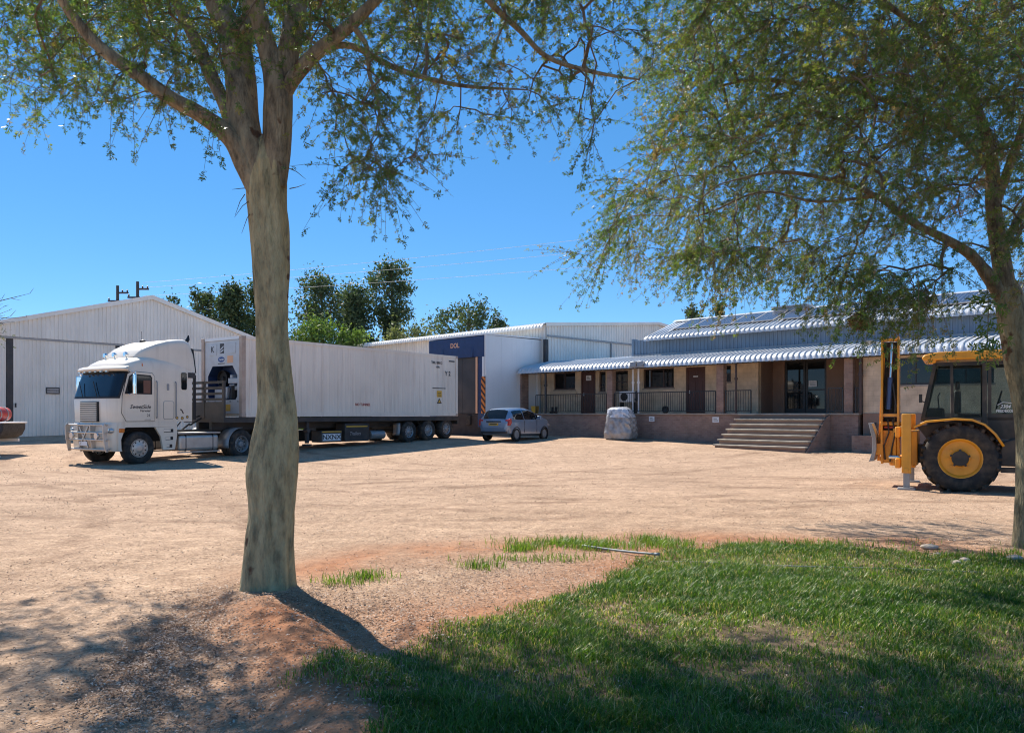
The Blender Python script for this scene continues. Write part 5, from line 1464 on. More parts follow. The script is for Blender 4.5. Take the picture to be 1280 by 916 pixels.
# ------------------------------------------------------------------ backhoe loader
BR = R(-30.0)
bx0, by0 = 9.24, 15.95
bh = thing('backhoe_loader', 'yellow backhoe loader with raised boom and large rear wheel, half behind the right tree', 'backhoe', (bx0, by0, gz(bx0, by0)-0.01), BR)
YM = MT['machine_yellow']; BM = MT['machine_black']
BW = 2.20
for far in (False, True):
    wheel(bh, 0, 0.70, 0.69, 0.44, 0.0 if not far else BW, 0.41, YM, -1 if not far else 1, 0.09, 8, lug=20)
    hubs = MB().lathe((0, 0.02 if not far else BW-0.02, 0.70), [(0.0, -0.03), (0.15, -0.03), (0.16, 0.0), (0.16, 0.03)] if not far else [(0.0, 0.03), (0.15, 0.03), (0.16, 0.0), (0.16, -0.03)], 18)
    for k in range(5):
        th = 2*math.pi*k/5+0.3
        hubs.cyl((0.17*math.cos(th), 0.0 if not far else BW, 0.70+0.17*math.sin(th)), (0.17*math.cos(th), 0.09 if not far else BW-0.09, 0.70+0.17*math.sin(th)), 0.025, n=6)
    hubs.build('hub', BM, bh, smooth=40)
    wheel(bh, 2.15, 0.47, 0.47, 0.34, 0.08 if not far else BW-0.08, 0.26, YM, -1 if not far else 1, 0.06, 6)
    # fender
    fp = [(-0.86, 1.36), (-0.62, 1.48), (-0.1, 1.535), (0.22, 1.52), (0.45, 1.42), (0.64, 1.22), (0.78, 0.98)]
    rows = [[(x_, yy, z) for (x_, z) in fp] for yy in ((-0.02, 0.50) if not far else (BW-0.50, BW+0.02))]
    fd = MB().grid(rows).build('fender', YM, bh, smooth=50); fd.modifiers.new('thick', 'SOLIDIFY').thickness = 0.045
    MB().prism([(-0.80, 1.34), (-0.1, 1.48), (0.40, 1.42), (0.70, 1.0), (0.4, 1.0), (-0.6, 1.05)], (0.47 if not far else BW-0.53), (0.53 if not far else BW-0.47)).build('fender_plate', BM, bh)
    # stabiliser leg
    yy = 0.0 if not far else BW-0.20
    sl = MB().box(-1.08, -0.90, yy, yy+0.14, 0.36, 1.62).build('stabiliser', YM, bh, bevel=0.015)
    MB().box(-1.05, -0.93, yy+0.02, yy+0.12, 0.06, 0.40).build('inner_leg', MT['grey_steel'], sl)
    MB().box(-1.16, -0.82, yy-0.06, yy+0.26, 0.0, 0.05).build('foot', MT['grey_steel'], sl, bevel=0.01)
    MB().cyl((-1.0, yy-0.02, 0.42), (-1.0, yy+0.22, 0.42), 0.05, n=10).build('pin', YM, sl)
    # loader arms
    ya = 0.30 if not far else BW-0.42
    MB().bar((1.0, ya+0.06, 1.30), (2.4, ya+0.06, 1.05), 0.12, 0.24).bar((2.4, ya+0.06, 1.05), (3.15, ya+0.06, 0.40), 0.12, 0.22).build('loader_arm', YM, bh)
# chassis, axle, bonnet
MB().box(-1.05, 2.9, 0.75, 1.45, 0.55, 0.95).build('chassis', BM, bh)
MB().cyl((0, 0.4, 0.73), (0, BW-0.4, 0.73), 0.18, n=14).build('axle', YM, bh)
MB().cyl((2.15, 0.4, 0.47), (2.15, BW-0.4, 0.47), 0.10, n=12).build('axle', BM, bh)
MB().prism([(1.15, 0.95), (1.15, 1.55), (2.3, 1.45), (2.75, 1.35), (2.8, 0.95)], 0.60, 1.60).build('bonnet', YM, bh, bevel=0.05)
MB().prism([(3.05, 0.06), (3.9, 0.05), (3.5, 0.12), (3.3, 0.5), (3.45, 0.9), (3.1, 0.9), (3.0, 0.4)], -0.05, BW+0.05).build('loader_bucket', YM, bh)
MB().prism([(0.62, 0.55), (1.3, 0.55), (1.3, 1.0), (0.95, 1.12), (0.75, 1.05)], 0.28, 0.58).build('side_tank', BM, bh, bevel=0.03)
MB().box(0.72, 1.2, 0.24, 0.5, 0.42, 0.52).build('footstep', BM, bh)
# cab
c0, c1 = 0.40, BW-0.40
cabp = MB()
def post(x0_, z0_, x1_, z1_, yy, w=0.07):
    cabp.bar((x0_, yy, z0_), (x1_, yy, z1_), w, w, (0, 1, 0))
for yy in (c0, c1):
    post(-0.70, 1.50, -0.46, 2.70, yy)
    post(-0.14, 1.50, -0.16, 2.70, yy, 0.05)
    post(0.44, 1.05, 0.44, 2.70, yy, 0.08)
    post(1.15, 1.05, 0.98, 2.70, yy)
    post(-0.72, 1.52, 1.15, 1.52, yy, 0.06)
    post(-0.46, 2.68, 1.0, 2.68, yy, 0.07)
for (xx, z) in ((-0.70, 1.5), (-0.46, 2.68), (1.15, 1.5), (1.0, 2.68)):
    cabp.bar((xx, c0, z), (xx, c1, z), 0.07, 0.07)
cbm = cabp.build('cab_frame', BM, bh)
MB().prism([(-0.66, 2.76), (1.14, 2.76), (1.18, 2.86), (0.98, 2.93), (-0.40, 2.93), (-0.66, 2.88), (-0.72, 2.80)], c0-0.14, c1+0.14).build('cab_roof', YM, bh, bevel=0.03, seg=3)
MB().box(-0.60, -0.44, c0-0.10, c0+0.02, 2.70, 2.80).build('work_lamp', YM, bh, bevel=0.03)
tg = bpy.data.materials.new('cab_glass'); tg.use_nodes = True
N, L = nt(tg); P = N['Principled BSDF']
P.inputs['Base Color'].default_value = (0.5, 0.6, 0.6, 1); P.inputs['Roughness'].default_value = 0.03
P.inputs['Transmission Weight'].default_value = 1.0; P.inputs['IOR'].default_value = 1.12
def pane(poly, yy, mat=None): return MB().prism(poly, yy-0.004, yy+0.004).build('pane', mat or tg, cbm)
for yy in (c0, c1):
    pane([(-0.66, 1.55), (-0.18, 1.55), (-0.19, 2.64), (-0.45, 2.64)], yy)
    pane([(-0.11, 1.55), (0.40, 1.55), (0.40, 2.64), (-0.13, 2.64)], yy)
    pane([(0.49, 1.10), (1.11, 1.10), (0.95, 2.64), (0.49, 2.64)], yy)
MB().add([(-0.70, c0+.04, 1.54), (-0.70, c1-.04, 1.54), (-0.47, c1-.04, 2.65), (-0.47, c0+.04, 2.65)], [(0, 1, 2, 3)]).build('pane', tg, cbm)
MB().add([(1.14, c0+.04, 1.54), (1.14, c1-.04, 1.54), (0.99, c1-.04, 2.65), (0.99, c0+.04, 2.65)], [(0, 1, 2, 3)]).build('pane', tg, cbm)
# door panel frame and lettering on the door glass
MB().box(0.49, 1.08, c0-0.02, c0-0.006, 1.55, 1.62).box(0.50, 0.56, c0-0.02, c0-0.006, 1.62, 2.62).build('door_bar', BM, cbm)
MB().prism([(0.49, 1.10), (1.10, 1.10), (1.05, 1.55), (0.49, 1.55)], c0-0.03, c0-0.006).build('door_panel', BM, cbm)
text('lettering', 'FREDEKORT', 0.075, MT['text_white'], cbm, (0.82, c0-0.03, 1.68), sx=0.85)
text('lettering', '2304', 0.09, MT['text_white'], cbm, (0.80, c0-0.03, 1.77), shear=0.25)
MB().tube([(0.66, c0-0.028, 1.80), (0.76, c0-0.028, 1.86), (0.86, c0-0.028, 1.85), (1.0, c0-0.028, 1.83)], 0.007, 5).build('lettering', MT['text_white'], cbm)
# inside the cab
MB().box(-0.55, 1.1, c0+0.05, c1-0.05, 1.00, 1.06).build('cab_floor', BM, bh)
seat_m = M('seat_fabric', (0.11, 0.085, 0.075), 0.8, var=0.2)
MB().box(-0.05, 0.38, 0.85, 1.35, 1.50, 1.62).box(-0.12, 0.02, 0.85, 1.35, 1.62, 2.12).box(-0.10, 0.0, 0.98, 1.22, 2.14, 2.32).box(0.0, 0.3, 0.95, 1.25, 1.06, 1.5).build('seat', seat_m, bh, bevel=0.04)
MB().box(-0.62, -0.30, 0.6, 1.6, 1.06, 1.75).build('rear_console', seat_m, bh, bevel=0.04)
MB().tube([(0.72 + 0.05*math.sin(a), 1.1 + 0.19*math.cos(a), 1.92 + 0.19*math.sin(a)) for a in np.linspace(0, 2*math.pi, 19)], 0.015, 6).cyl((0.72, 1.1, 1.92), (0.95, 1.1, 1.3), 0.03, n=8).build('steering_wheel', BM, bh)
MB().tube([(-0.4, 0.9, 1.7), (-0.42, 0.88, 2.0), (-0.38, 0.86, 2.08)], 0.015, 6).build('lever', BM, bh)
MB().tube([(-0.62, c0, 1.85), (-0.72, c0-0.14, 1.9), (-0.72, c0-0.14, 2.0)], 0.012, 6).box(-0.76, -0.70, c0-0.22, c0-0.08, 1.86, 2.04).build('side_mirror', BM, bh)
# rear frame and swung boom
MB().box(-1.22, -1.11, 0.18, BW-0.18, 0.45, 0.66).box(-1.22, -1.11, 0.18, BW-0.18, 1.12, 1.34).box(-1.10, -0.8, 0.55, BW-0.55, 0.5, 1.25).build('hoe_frame', YM, bh, bevel=0.02)
kx, ky = -1.36, 0.98
MB().box(-1.30, -1.225, ky-0.2, ky+0.3, 0.48, 1.30).cyl((-1.30, ky+0.2, 0.45), (-1.30, ky+0.2, 1.34), 0.10, n=12).build('kingpost', YM, bh, bevel=0.02)
bo = MB()
bo.prism([(ky-0.16, 0.50), (ky+0.18, 0.50), (ky+0.24, 1.6), (ky+0.20, 3.30), (ky-0.10, 3.36), (ky-0.20, 2.2), (ky-0.24, 1.2)], kx-0.185, kx-0.145, 'yz')
bo.prism([(ky-0.16, 0.50), (ky+0.18, 0.50), (ky+0.24, 1.6), (ky+0.20, 3.30), (ky-0.10, 3.36), (ky-0.20, 2.2), (ky-0.24, 1.2)], kx+0.145, kx+0.185, 'yz')
bo.box(kx-0.145, kx+0.145, ky-0.08, ky+0.16, 3.26, 3.32)
bo.box(kx-0.145, kx+0.145, ky-0.18, ky+0.16, 1.56, 1.62)
bo.prism([(kx-0.14, 0.52), (kx+0.14, 0.52), (kx+0.14, 1.0), (kx+0.05, 1.25), (kx-0.14, 1.25)], ky-0.12, ky+0.09)
for z in (0.60, 1.40):
    bo.cyl((kx-0.21, ky-0.08, z), (kx+0.23, ky-0.08, z), 0.05, n=10)
boom = bo.build('boom', YM, bh, smooth=30)
box('boom_web', BM, boom, kx-0.144, kx+0.144, ky+0.14, ky+0.17, 1.63, 3.25)
box('boom_web', BM, boom, kx-0.144, kx+0.144, ky+0.10, ky+0.13, 0.55, 1.55)
MB().tube([(kx-0.1, ky-0.14, 0.6), (kx-0.12, ky-0.2, 0.9), (kx-0.02, ky-0.18, 1.2), (kx-0.05, ky-0.1, 1.5)], 0.018, 6).tube([(kx, ky-0.15, 0.55), (kx+0.04, ky-0.2, 0.85), (kx+0.10, ky-0.2, 1.15), (kx+0.05, ky-0.1, 1.5)], 0.018, 6).build('hoses', BM, boom)
MB().cyl((kx, ky-0.05, 2.42), (kx+0.03, ky-0.02, 3.20), 0.032, n=12).build('ram_rod', MT['chrome'], boom, smooth=40)
MB().cyl((kx-0.04, ky-0.08, 1.72), (kx, ky-0.05, 2.44), 0.062, n=14).build('ram', MT['blue_ram'], boom, smooth=40)
MB().tube([(kx+0.09, ky-0.1, 1.5), (kx+0.11, ky-0.16, 1.9), (kx+0.06, ky-0.14, 2.3)], 0.016, 6).tube([(kx+0.07, ky-0.1, 1.4), (kx+0.13, ky-0.2, 1.8), (kx+0.1, ky-0.12, 2.05)], 0.016, 6).tube([(kx+0.2, ky-0.1, 1.2), (kx+0.28, ky-0.2, 1.45), (kx+0.34, ky, 1.2), (kx+0.4, ky, 0.9)], 0.016, 6).build('hoses', BM, boom)
box('red_bracket', MT['text_red'], boom, kx-0.12, kx+0.14, ky-0.14, ky-0.04, 1.30, 1.34)
MB().cyl((kx-0.02, ky-0.2, 0.66), (kx+0.2, ky-0.2, 0.66), 0.045, n=10).build('slew_ram', MT['chrome'], boom, smooth=40)
MB().bar((kx-0.26, ky+0.2, 0.55), (kx-0.14, ky+0.16, 3.0), 0.05, 0.16, (0, 1, 0)).build('dipper', YM, bh)
bk_p = [(-0.02, 0.0), (0.10, 0.02), (0.16, 0.3), (0.14, 0.6), (0.04, 0.86), (-0.03, 0.86), (0.06, 0.5), (0.05, 0.2)]
MB().prism([(kx-0.40+a*0.9, 0.55+c) for a, c in bk_p], ky-0.32, ky+0.38).build('hoe_bucket', MT['grey_steel'], bh, bevel=0.01)
MB().box(kx-0.36, kx-0.18, ky-0.2, ky+0.25, 0.7, 0.95).build('bucket_link', YM, bh)

# ------------------------------------------------------------------ flat trailer at the left edge with a red drum
ut = thing('flat_trailer', 'grey low trailer with white rim and prop stand at the left edge', 'trailer', (-17.75, 26.9, gz(-17.75, 26.9)), R(6))
stone = M('speckled_grey', (0.045, 0.045, 0.047), 0.85, var=0.5, scale=14)
MB().prism([(-4.2, 0.62), (-0.25, 0.62), (-0.05, 0.74), (0.05, 0.95), (0.06, 1.16), (-4.2, 1.16)], 0, 1.5).build('tub', stone, ut, bevel=0.03)
MB().box(-4.25, 0.10, -0.05, 1.55, 1.165, 1.22).build('rim', MT['lamp_white'], ut, bevel=0.02)
MB().box(-4.2, -0.15, 0.02, 0.10, 0.50, 0.60).box(-4.2, -0.15, 1.40, 1.48, 0.50, 0.60).build('rail', MT['lamp_white'], ut)
MB().box(-0.28, -0.22, 0.03, 0.09, 0.02, 0.80).box(-0.31, -0.08, 0.0, 0.12, 0.0, 0.03).build('prop_stand', MT['lamp_white'], ut)
for xx in (-2.6, ):
    for yy, sd in ((-0.02, -1), (1.52, 1)):
        wheel(ut, xx, 0.30, 0.30, 0.18, yy, 0.18, MT['grey_steel'], sd, 0.02, 5)
MB().cyl((-2.6, 0.1, 0.3), (-2.6, 1.4, 0.3), 0.04, n=8).build('axle', MT['black'], ut)
rd = thing('red_drum', 'rounded red drum lying on the grey trailer at the left edge', 'drum', (-17.55, 26.9, gz(-17.75, 26.9) + 1.22), R(6))
redm = M('red_paint', (0.42, 0.03, 0.025), 0.45, var=0.15, dust=0.2)
MB().lathe((-0.72, 0.75, 0.27), [(0.0, -0.55), (0.20, -0.54), (0.25, -0.48), (0.268, 0.0), (0.25, 0.48), (0.20, 0.54), (0.0, 0.55)], 26, 'y').build('shell', redm, rd, smooth=40)
MB().lathe((-0.72, 0.75, 0.27), [(0.262, -0.25), (0.275, -0.24), (0.275, -0.20), (0.262, -0.19)], 26, 'y').lathe((-0.72, 0.75, 0.27), [(0.262, 0.19), (0.275, 0.2), (0.275, 0.24), (0.262, 0.25)], 26, 'y').build('band', MT['grey_steel'], rd)
# ================================================================== TREES
def P3(px_, py_, Y):
    """a point of a limb: metres right of and above the eye line for a reading at distance Y"""
    return Vector(((px_ - 640) * Y / 967.0, Y, 1.6 + (517 - py_) * Y / 967.0))

def smooth_path(pts, rad, sub=6):
    """Catmull-Rom through points with radii"""
    out, ro = [], []
    n = len(pts)
    for i in range(n-1):
        p0, p1, p2, p3 = pts[max(i-1, 0)], pts[i], pts[i+1], pts[min(i+2, n-1)]
        for k in range(sub):
            t = k/sub
            out.append(0.5*((2*p1) + (p2-p0)*t + (2*p0-5*p1+4*p2-p3)*t*t + (3*p1-p0-3*p2+p3)*t**3))
            ro.append(rad[i] + (rad[i+1]-rad[i])*t)
    out.append(pts[-1]); ro.append(rad[-1])
    return out, ro

def bark_mat(name, c1, c2, c3):
    m = bpy.data.materials.new(name); m.use_nodes = True
    N, L = nt(m); p = N['Principled BSDF']; p.inputs['Roughness'].default_value = 0.85; p.inputs['Specular IOR Level'].default_value = 0.25
    tc = N.new('ShaderNodeTexCoord'); mp = N.new('ShaderNodeMapping'); mp.inputs['Scale'].default_value = (8, 8, 2.6)
    L.new(tc.outputs['Object'], mp.inputs['Vector'])
    n1 = N.new('ShaderNodeTexNoise'); n1.inputs['Scale'].default_value = 1.3; n1.inputs['Detail'].default_value = 9; n1.inputs['Roughness'].default_value = 0.68
    L.new(mp.outputs['Vector'], n1.inputs['Vector'])
    cr = N.new('ShaderNodeValToRGB'); e = cr.color_ramp.elements
    e[0].position = 0.36; e[0].color = (*c1, 1); e[1].position = 0.66; e[1].color = (*c3, 1)
    k = cr.color_ramp.elements.new(0.5); k.color = (*c2, 1)
    L.new(n1.outputs['Fac'], cr.inputs['Fac'])
    n2 = N.new('ShaderNodeTexNoise'); n2.inputs['Scale'].default_value = 5.5; n2.inputs['Detail'].default_value = 5
    L.new(tc.outputs['Object'], n2.inputs['Vector'])
    r2 = N.new('ShaderNodeMapRange'); r2.inputs['From Min'].default_value = 0.64; r2.inputs['From Max'].default_value = 0.69
    L.new(n2.outputs['Fac'], r2.inputs['Value'])
    mx = N.new('ShaderNodeMix'); mx.data_type = 'RGBA'; L.new(r2.outputs['Result'], mx.inputs['Factor'])
    L.new(cr.outputs['Color'], mx.inputs['A']); mx.inputs['B'].default_value = (0.13, 0.07, 0.04, 1)
    L.new(mx.outputs['Result'], p.inputs['Base Color'])
    mp2 = N.new('ShaderNodeMapping'); mp2.inputs['Scale'].default_value = (26, 26, 7); L.new(tc.outputs['Object'], mp2.inputs['Vector'])
    n3 = N.new('ShaderNodeTexNoise'); n3.inputs['Scale'].default_value = 1.6; n3.inputs['Detail'].default_value = 5; L.new(mp2.outputs['Vector'], n3.inputs['Vector'])
    b = N.new('ShaderNodeBump'); b.inputs['Strength'].default_value = 1.0; b.inputs['Distance'].default_value = 0.03
    L.new(n3.outputs['Fac'], b.inputs['Height']); L.new(b.outputs['Normal'], p.inputs['Normal'])
    return m

bark_f = bark_mat('fever_bark', (0.20, 0.17, 0.10), (0.39, 0.32, 0.18), (0.52, 0.435, 0.25))
bark_l = bark_mat('limb_bark', (0.10, 0.08, 0.055), (0.26, 0.205, 0.135), (0.38, 0.31, 0.20))
bark_r = bark_mat('right_bark', (0.085, 0.065, 0.042), (0.20, 0.15, 0.09), (0.30, 0.235, 0.14))
twig_m = bark_mat('twig_bark', (0.10, 0.075, 0.05), (0.17, 0.125, 0.085), (0.24, 0.18, 0.12))

def leaf_cloud(C, A, L_, tint, nq=5):
    """bipinnate leaves: at each centre nq small pinna quads set along the leaf axis A"""
    n = len(C)
    rnd = rng.normal(size=(n, 3)); S = np.cross(A, rnd); S /= np.linalg.norm(S, axis=1)[:, None] + 1e-9
    Nn = np.cross(A, S)
    allv = []
    for k in range(nq):
        sg = 1 if k % 2 == 0 else -1
        base = C + A * (L_ * (0.15 + 0.75*(k//2)/max(1, (nq+1)//2 - 0.5)))[:, None]
        tw = rng.normal(size=n) * 0.35
        d = S*sg*np.cos(tw)[:, None] + Nn*np.sin(tw)[:, None] + A*0.55
        d /= np.linalg.norm(d, axis=1)[:, None]
        w = np.cross(d, Nn); w /= np.linalg.norm(w, axis=1)[:, None] + 1e-9
        ln = L_*(0.6 + 0.3*rng.random(n)); wd = ln*0.19
        mid = base + d*(ln*0.5)[:, None]
        allv.append(np.stack([base - d*(ln*0.12)[:, None], mid + w*wd[:, None]*1.25, base + d*ln[:, None]*0.95 - w*wd[:, None]*0.8], 1))
    V = np.stack(allv, 1).reshape(-1, 3)
    F = np.arange(len(V)).reshape(-1, 3)
    return V, F, np.repeat(tint, 3*nq)

def grow(root, limbs, attract, leafm, name_tr='trunk', vis_flag=None, nleaf=15, tw_n=6, tw_len=(0.28, 0.62), leaf_len=0.040, tint0=0.4, tint_s=0.22, droop=0.36, sweep=None):
    """limbs: list of (points, radii) meshes for the trunk; attract: crown points joined to the limbs by branches"""
    # skeleton nodes from limbs
    nodes = []; nrad = []
    for (pts, rad) in limbs[1:]:
        for p, r_ in list(zip(pts, rad))[len(pts)//3:]:
            nodes.append(np.array(p)); nrad.append(r_)
    base_n = len(nodes)
    nodes = list(nodes)
    A = np.array([list(a) for a in attract])
    arr = np.array(nodes)
    d0 = np.array([np.min(np.linalg.norm(arr - a, axis=1)) for a in A])
    order = np.argsort(d0)
    cap = base_n + len(A)*4
    buf = np.zeros((cap, 3)); buf[:base_n] = arr; cnt = base_n
    parent = np.full(cap, -1, int); load = np.zeros(cap)
    tips = []
    for oi in order:
        a = A[oi]
        d = np.linalg.norm(buf[:cnt] - a, axis=1)
        d = d + np.where(buf[:cnt, 2] > a[2] + 0.2, 0.25*(buf[:cnt, 2]-a[2]), 0)
        j = int(np.argmin(d)); q = buf[j].copy()
        dv = a - q; ln = np.linalg.norm(dv)
        last = j
        for f in (0.34, 0.68, 1.0):
            pnt = q + dv*f + rng.normal(size=3)*0.045*ln*(f < 1) + np.array([0, 0, 0.10*ln*math.sin(math.pi*f)])
            buf[cnt] = pnt; parent[cnt] = last; last = cnt; cnt += 1
        tips.append((last, oi, dv/(ln+1e-9)))
    for (t, _, _) in tips:
        k = t
        while k >= base_n:
            load[k] += 1; k = parent[k]
    R_ = np.zeros(cap); R_[:base_n] = nrad
    for k in range(base_n, cnt):
        R_[k] = min(0.0042*max(load[k], 1)**0.5 + 0.0012, 0.92*R_[parent[k]] + 0.0004)
    br = MB()
    done = set()
    for (t, _, _) in tips:
        chain = [t]; k = t
        while k >= base_n and k not in done:
            done.add(k); k = parent[k]; chain.append(k)
        if len(chain) > 1:
            pts = [buf[i] for i in chain[::-1]]
            rads = [R_[i] for i in chain[::-1]]
            rads[0] = min(rads[0], rads[1]*1.15)
            br.tube(pts, rads, 5, cap=False)
    br.build('branches', twig_m, root, smooth=True, recalc=False)['kind'] = 'stuff'
    # twigs and leaves
    C = []; D = []; T = []; LL = []
    tw = MB()
    for (t, oi, dv) in tips:
        a = buf[t]; flag = 1.0 if vis_flag is None else vis_flag[oi]
        nt_ = tw_n if flag > 0.5 else max(3, tw_n - 2)
        tb = tint0 + rng.normal()*tint_s*0.6
        for k in range(nt_):
            s0 = buf[parent[t]] + (a - buf[parent[t]])*rng.random()
            dirv = dv*0.8 + rng.normal(size=3)*(0.62 if sweep is None else 0.45);
            if sweep is not None: dirv = dirv + np.array(sweep)
            dirv = np.array(dirv); dirv[2] -= droop*rng.random()*1.3
            dirv /= np.linalg.norm(dirv)
            ln = tw_len[0] + (tw_len[1]-tw_len[0])*rng.random()
            pts = []
            for f in (0, 0.33, 0.66, 1.0):
                pp = s0 + dirv*ln*f; pp[2] -= droop*0.5*ln*f*f
                pts.append(pp)
            tw.tube(pts, [0.0032, 0.0026, 0.002, 0.0012], 3, cap=False)
            nl = nleaf if flag > 0.5 else int(nleaf*0.6)
            fr = np.append(np.sort(rng.random(nl-2))*0.95 + 0.05, [0.97, 1.0])
            Pp = np.stack([np.interp(fr, (0, .33, .66, 1), [q[i] for q in pts]) for i in range(3)], 1)
            ax = dirv*0.55 + rng.normal(size=(nl, 3))*0.7; ax[:, 2] -= 0.25
            ax /= np.linalg.norm(ax, axis=1)[:, None]
            C.append(Pp); D.append(ax)
            T.append(np.clip(tb + rng.normal(size=nl)*tint_s*0.5, 0, 1))
            LL.append(leaf_len*(0.65 + 0.6*rng.random(nl))*(1.0 if flag > 0.5 else 1.7))
    tw.build('twigs', twig_m, root, recalc=False)['kind'] = 'stuff'
    V, F, tt = leaf_cloud(np.concatenate(C), np.concatenate(D), np.concatenate(LL), np.concatenate(T))
    cr = np_mesh('crown', V, F, leafm, root, attrs={'tint': tt})
    return cr

fev_leaf = leaf_mat('fever_leaf', [(0, (0.045, 0.09, 0.035)), (0.4, (0.095, 0.155, 0.045)), (0.65, (0.175, 0.20, 0.058)), (0.85, (0.23, 0.175, 0.075)), (1, (0.27, 0.165, 0.09))], 0.45, 0.45)

def trunk_mesh(root, path, rad, flute, seed, n=28, name='trunk', sub=8, mat=None):
    pts, rr_ = smooth_path(path, rad, sub)
    m = len(pts)
    def wob(th, i):
        h = pts[i].z
        v = 1 + flute*(0.45*math.sin(3*th + seed + 0.5*h) + 0.35*math.sin(5*th - 0.8*h + seed*2) + 0.25*math.sin(8*th + 2.1*h))
        v += flute*0.5*math.sin(2.7*h + 2*th + seed)
        v += flute*0.55*(1 - 2*abs(math.sin(2.5*th + 0.9*math.sin(1.3*h) + seed)))
        v += flute*0.9*(float(vnoise(th*5.0, h*2.2, int(seed*10))) - 0.5) + flute*0.45*(float(vnoise(th*11.0, h*6.0, 5)) - 0.5)
        return v
    return MB().tube(pts, rr_, n, True, wob).build(name, mat or bark_f, root, smooth=True), (pts, rr_)

# ------------------------------------------------------------------ near left tree
tlx, tly = TREE_L
lt = thing('fever_tree', 'tall pale-barked tree with forked trunk standing in the left foreground', 'tree', (0, 0, 0))
K = 7.0/967
tp = [(334, 775, 52), (335, 752, 43), (335, 738, 37.5), (335.5, 722, 34.5), (337.5, 682, 31.5), (341, 640, 29.5), (341.5, 592, 31.5), (345, 562, 29), (347.5, 518, 23.8), (345.8, 491, 21.8), (344, 464, 21.2),
      (341.5, 426, 21.6), (341, 382, 22.3), (340, 333, 23.3), (338.5, 297, 23.5), (336, 262, 23.5), (335, 230, 24.5), (334, 205, 24), (334, 185, 16), (334, 168, 6)]
tpath = [P3(a, c, 7.0) for a, c, w in tp]; trad = [w*K*0.95 for a, c, w in tp]
trunk, tmain = trunk_mesh(lt, tpath, trad, 0.125, 0.7, 72, sub=14)
def limb(pl):
    pts = [P3(a, c, Y) for a, c, w, Y in pl]; rad = [w/2*Y/967 for a, c, w, Y in pl]
    rad[-1] = min(rad[-1], 0.007)
    return smooth_path(pts, rad, 5)
LIMBS = [tmain,
  limb([(326, 235, 34, 7.0), (312, 190, 40, 7.0), (303, 150, 38, 7.02), (300, 100, 36, 7.1), (294, 55, 34, 7.2), (272, 5, 28, 7.35), (245, -70, 22, 7.6), (215, -170, 15, 8.0), (180, -280, 8, 8.6)]),
  limb([(302, 70, 20, 7.15), (310, 30, 18, 7.2), (314, -10, 17, 7.3), (330, -100, 13, 7.7), (360, -220, 7, 8.3)]),
  limb([(343, 235, 30, 6.98), (346, 190, 34, 6.97), (347, 140, 36, 6.97), (346, 100, 34, 6.97), (334, 60, 24, 6.95), (322, 15, 22, 6.9), (312, -30, 19, 6.8), (290, -140, 13, 6.5), (270, -260, 7, 6.2)]),
  limb([(352, 105, 26, 6.98), (362, 60, 27, 7.0), (371, 15, 25, 7.1), (374, -40, 22, 7.2), (400, -160, 15, 7.5), (440, -290, 8, 7.9)]),
  limb([(349, 138, 14, 6.97), (358, 112, 19, 6.95), (378, 84, 19, 6.9), (405, 58, 17, 6.85), (440, 30, 15, 6.8), (475, -5, 13, 6.75), (530, -60, 11, 6.7), (600, -110, 9, 6.7), (700, -150, 6, 6.8)]),
  limb([(398, 62, 9, 6.85), (440, 58, 8, 6.95), (500, 88, 7, 7.1), (575, 107, 5, 7.2), (650, 112, 4, 7.3)]),
  limb([(560, -70, 9, 6.7), (610, 0, 8, 6.8), (650, 38, 7, 6.9), (685, 72, 6, 7.0), (740, 90, 5, 7.2), (800, 100, 4, 7.4)]),
  limb([(322, 240, 24, 6.98), (306, 205, 26, 6.95), (288, 172, 24, 6.9), (250, 143, 20, 6.8), (212, 122, 18, 6.75), (170, 92, 17, 6.65), (125, 60, 15, 6.55), (92, 22, 13, 6.45), (60, -30, 11, 6.3), (10, -120, 7, 6.1)]),
  limb([(294, 180, 16, 6.95), (284, 140, 17, 7.1), (264, 95, 16, 7.3), (248, 58, 15, 7.5), (228, 18, 13, 7.8), (200, -40, 10, 8.2), (150, -120, 6, 8.8)]),
  limb([(440, 32, 8, 6.8), (458, 58, 6, 6.8), (462, 95, 4.5, 6.85), (474, 130, 3, 6.8), (470, 165, 1.6, 6.75)]),
]
for (pts, rad) in LIMBS[1:]:
    def wb(th, i, pts=pts): return 1 + 0.05*math.sin(3*th + 4*pts[i].z) + 0.04*math.sin(5*th - 6*pts[i].x)
    MB().tube(pts, rad, 14, True, wb).build('limb', bark_l, lt, smooth=True)
# pruned stub and knots
for (a, c, w, Y) in ((299, 34, 9, 7.02),):
    p_ = P3(a, c, Y)
    MB().lathe((p_.x, p_.y, p_.z), [(w*K*1.1, 0.06), (w*K*1.15, -0.01), (w*K*0.9, -0.03), (w*K*0.55, -0.015), (0.0, -0.02)], 12).build('knot', bark_f, lt, smooth=True)

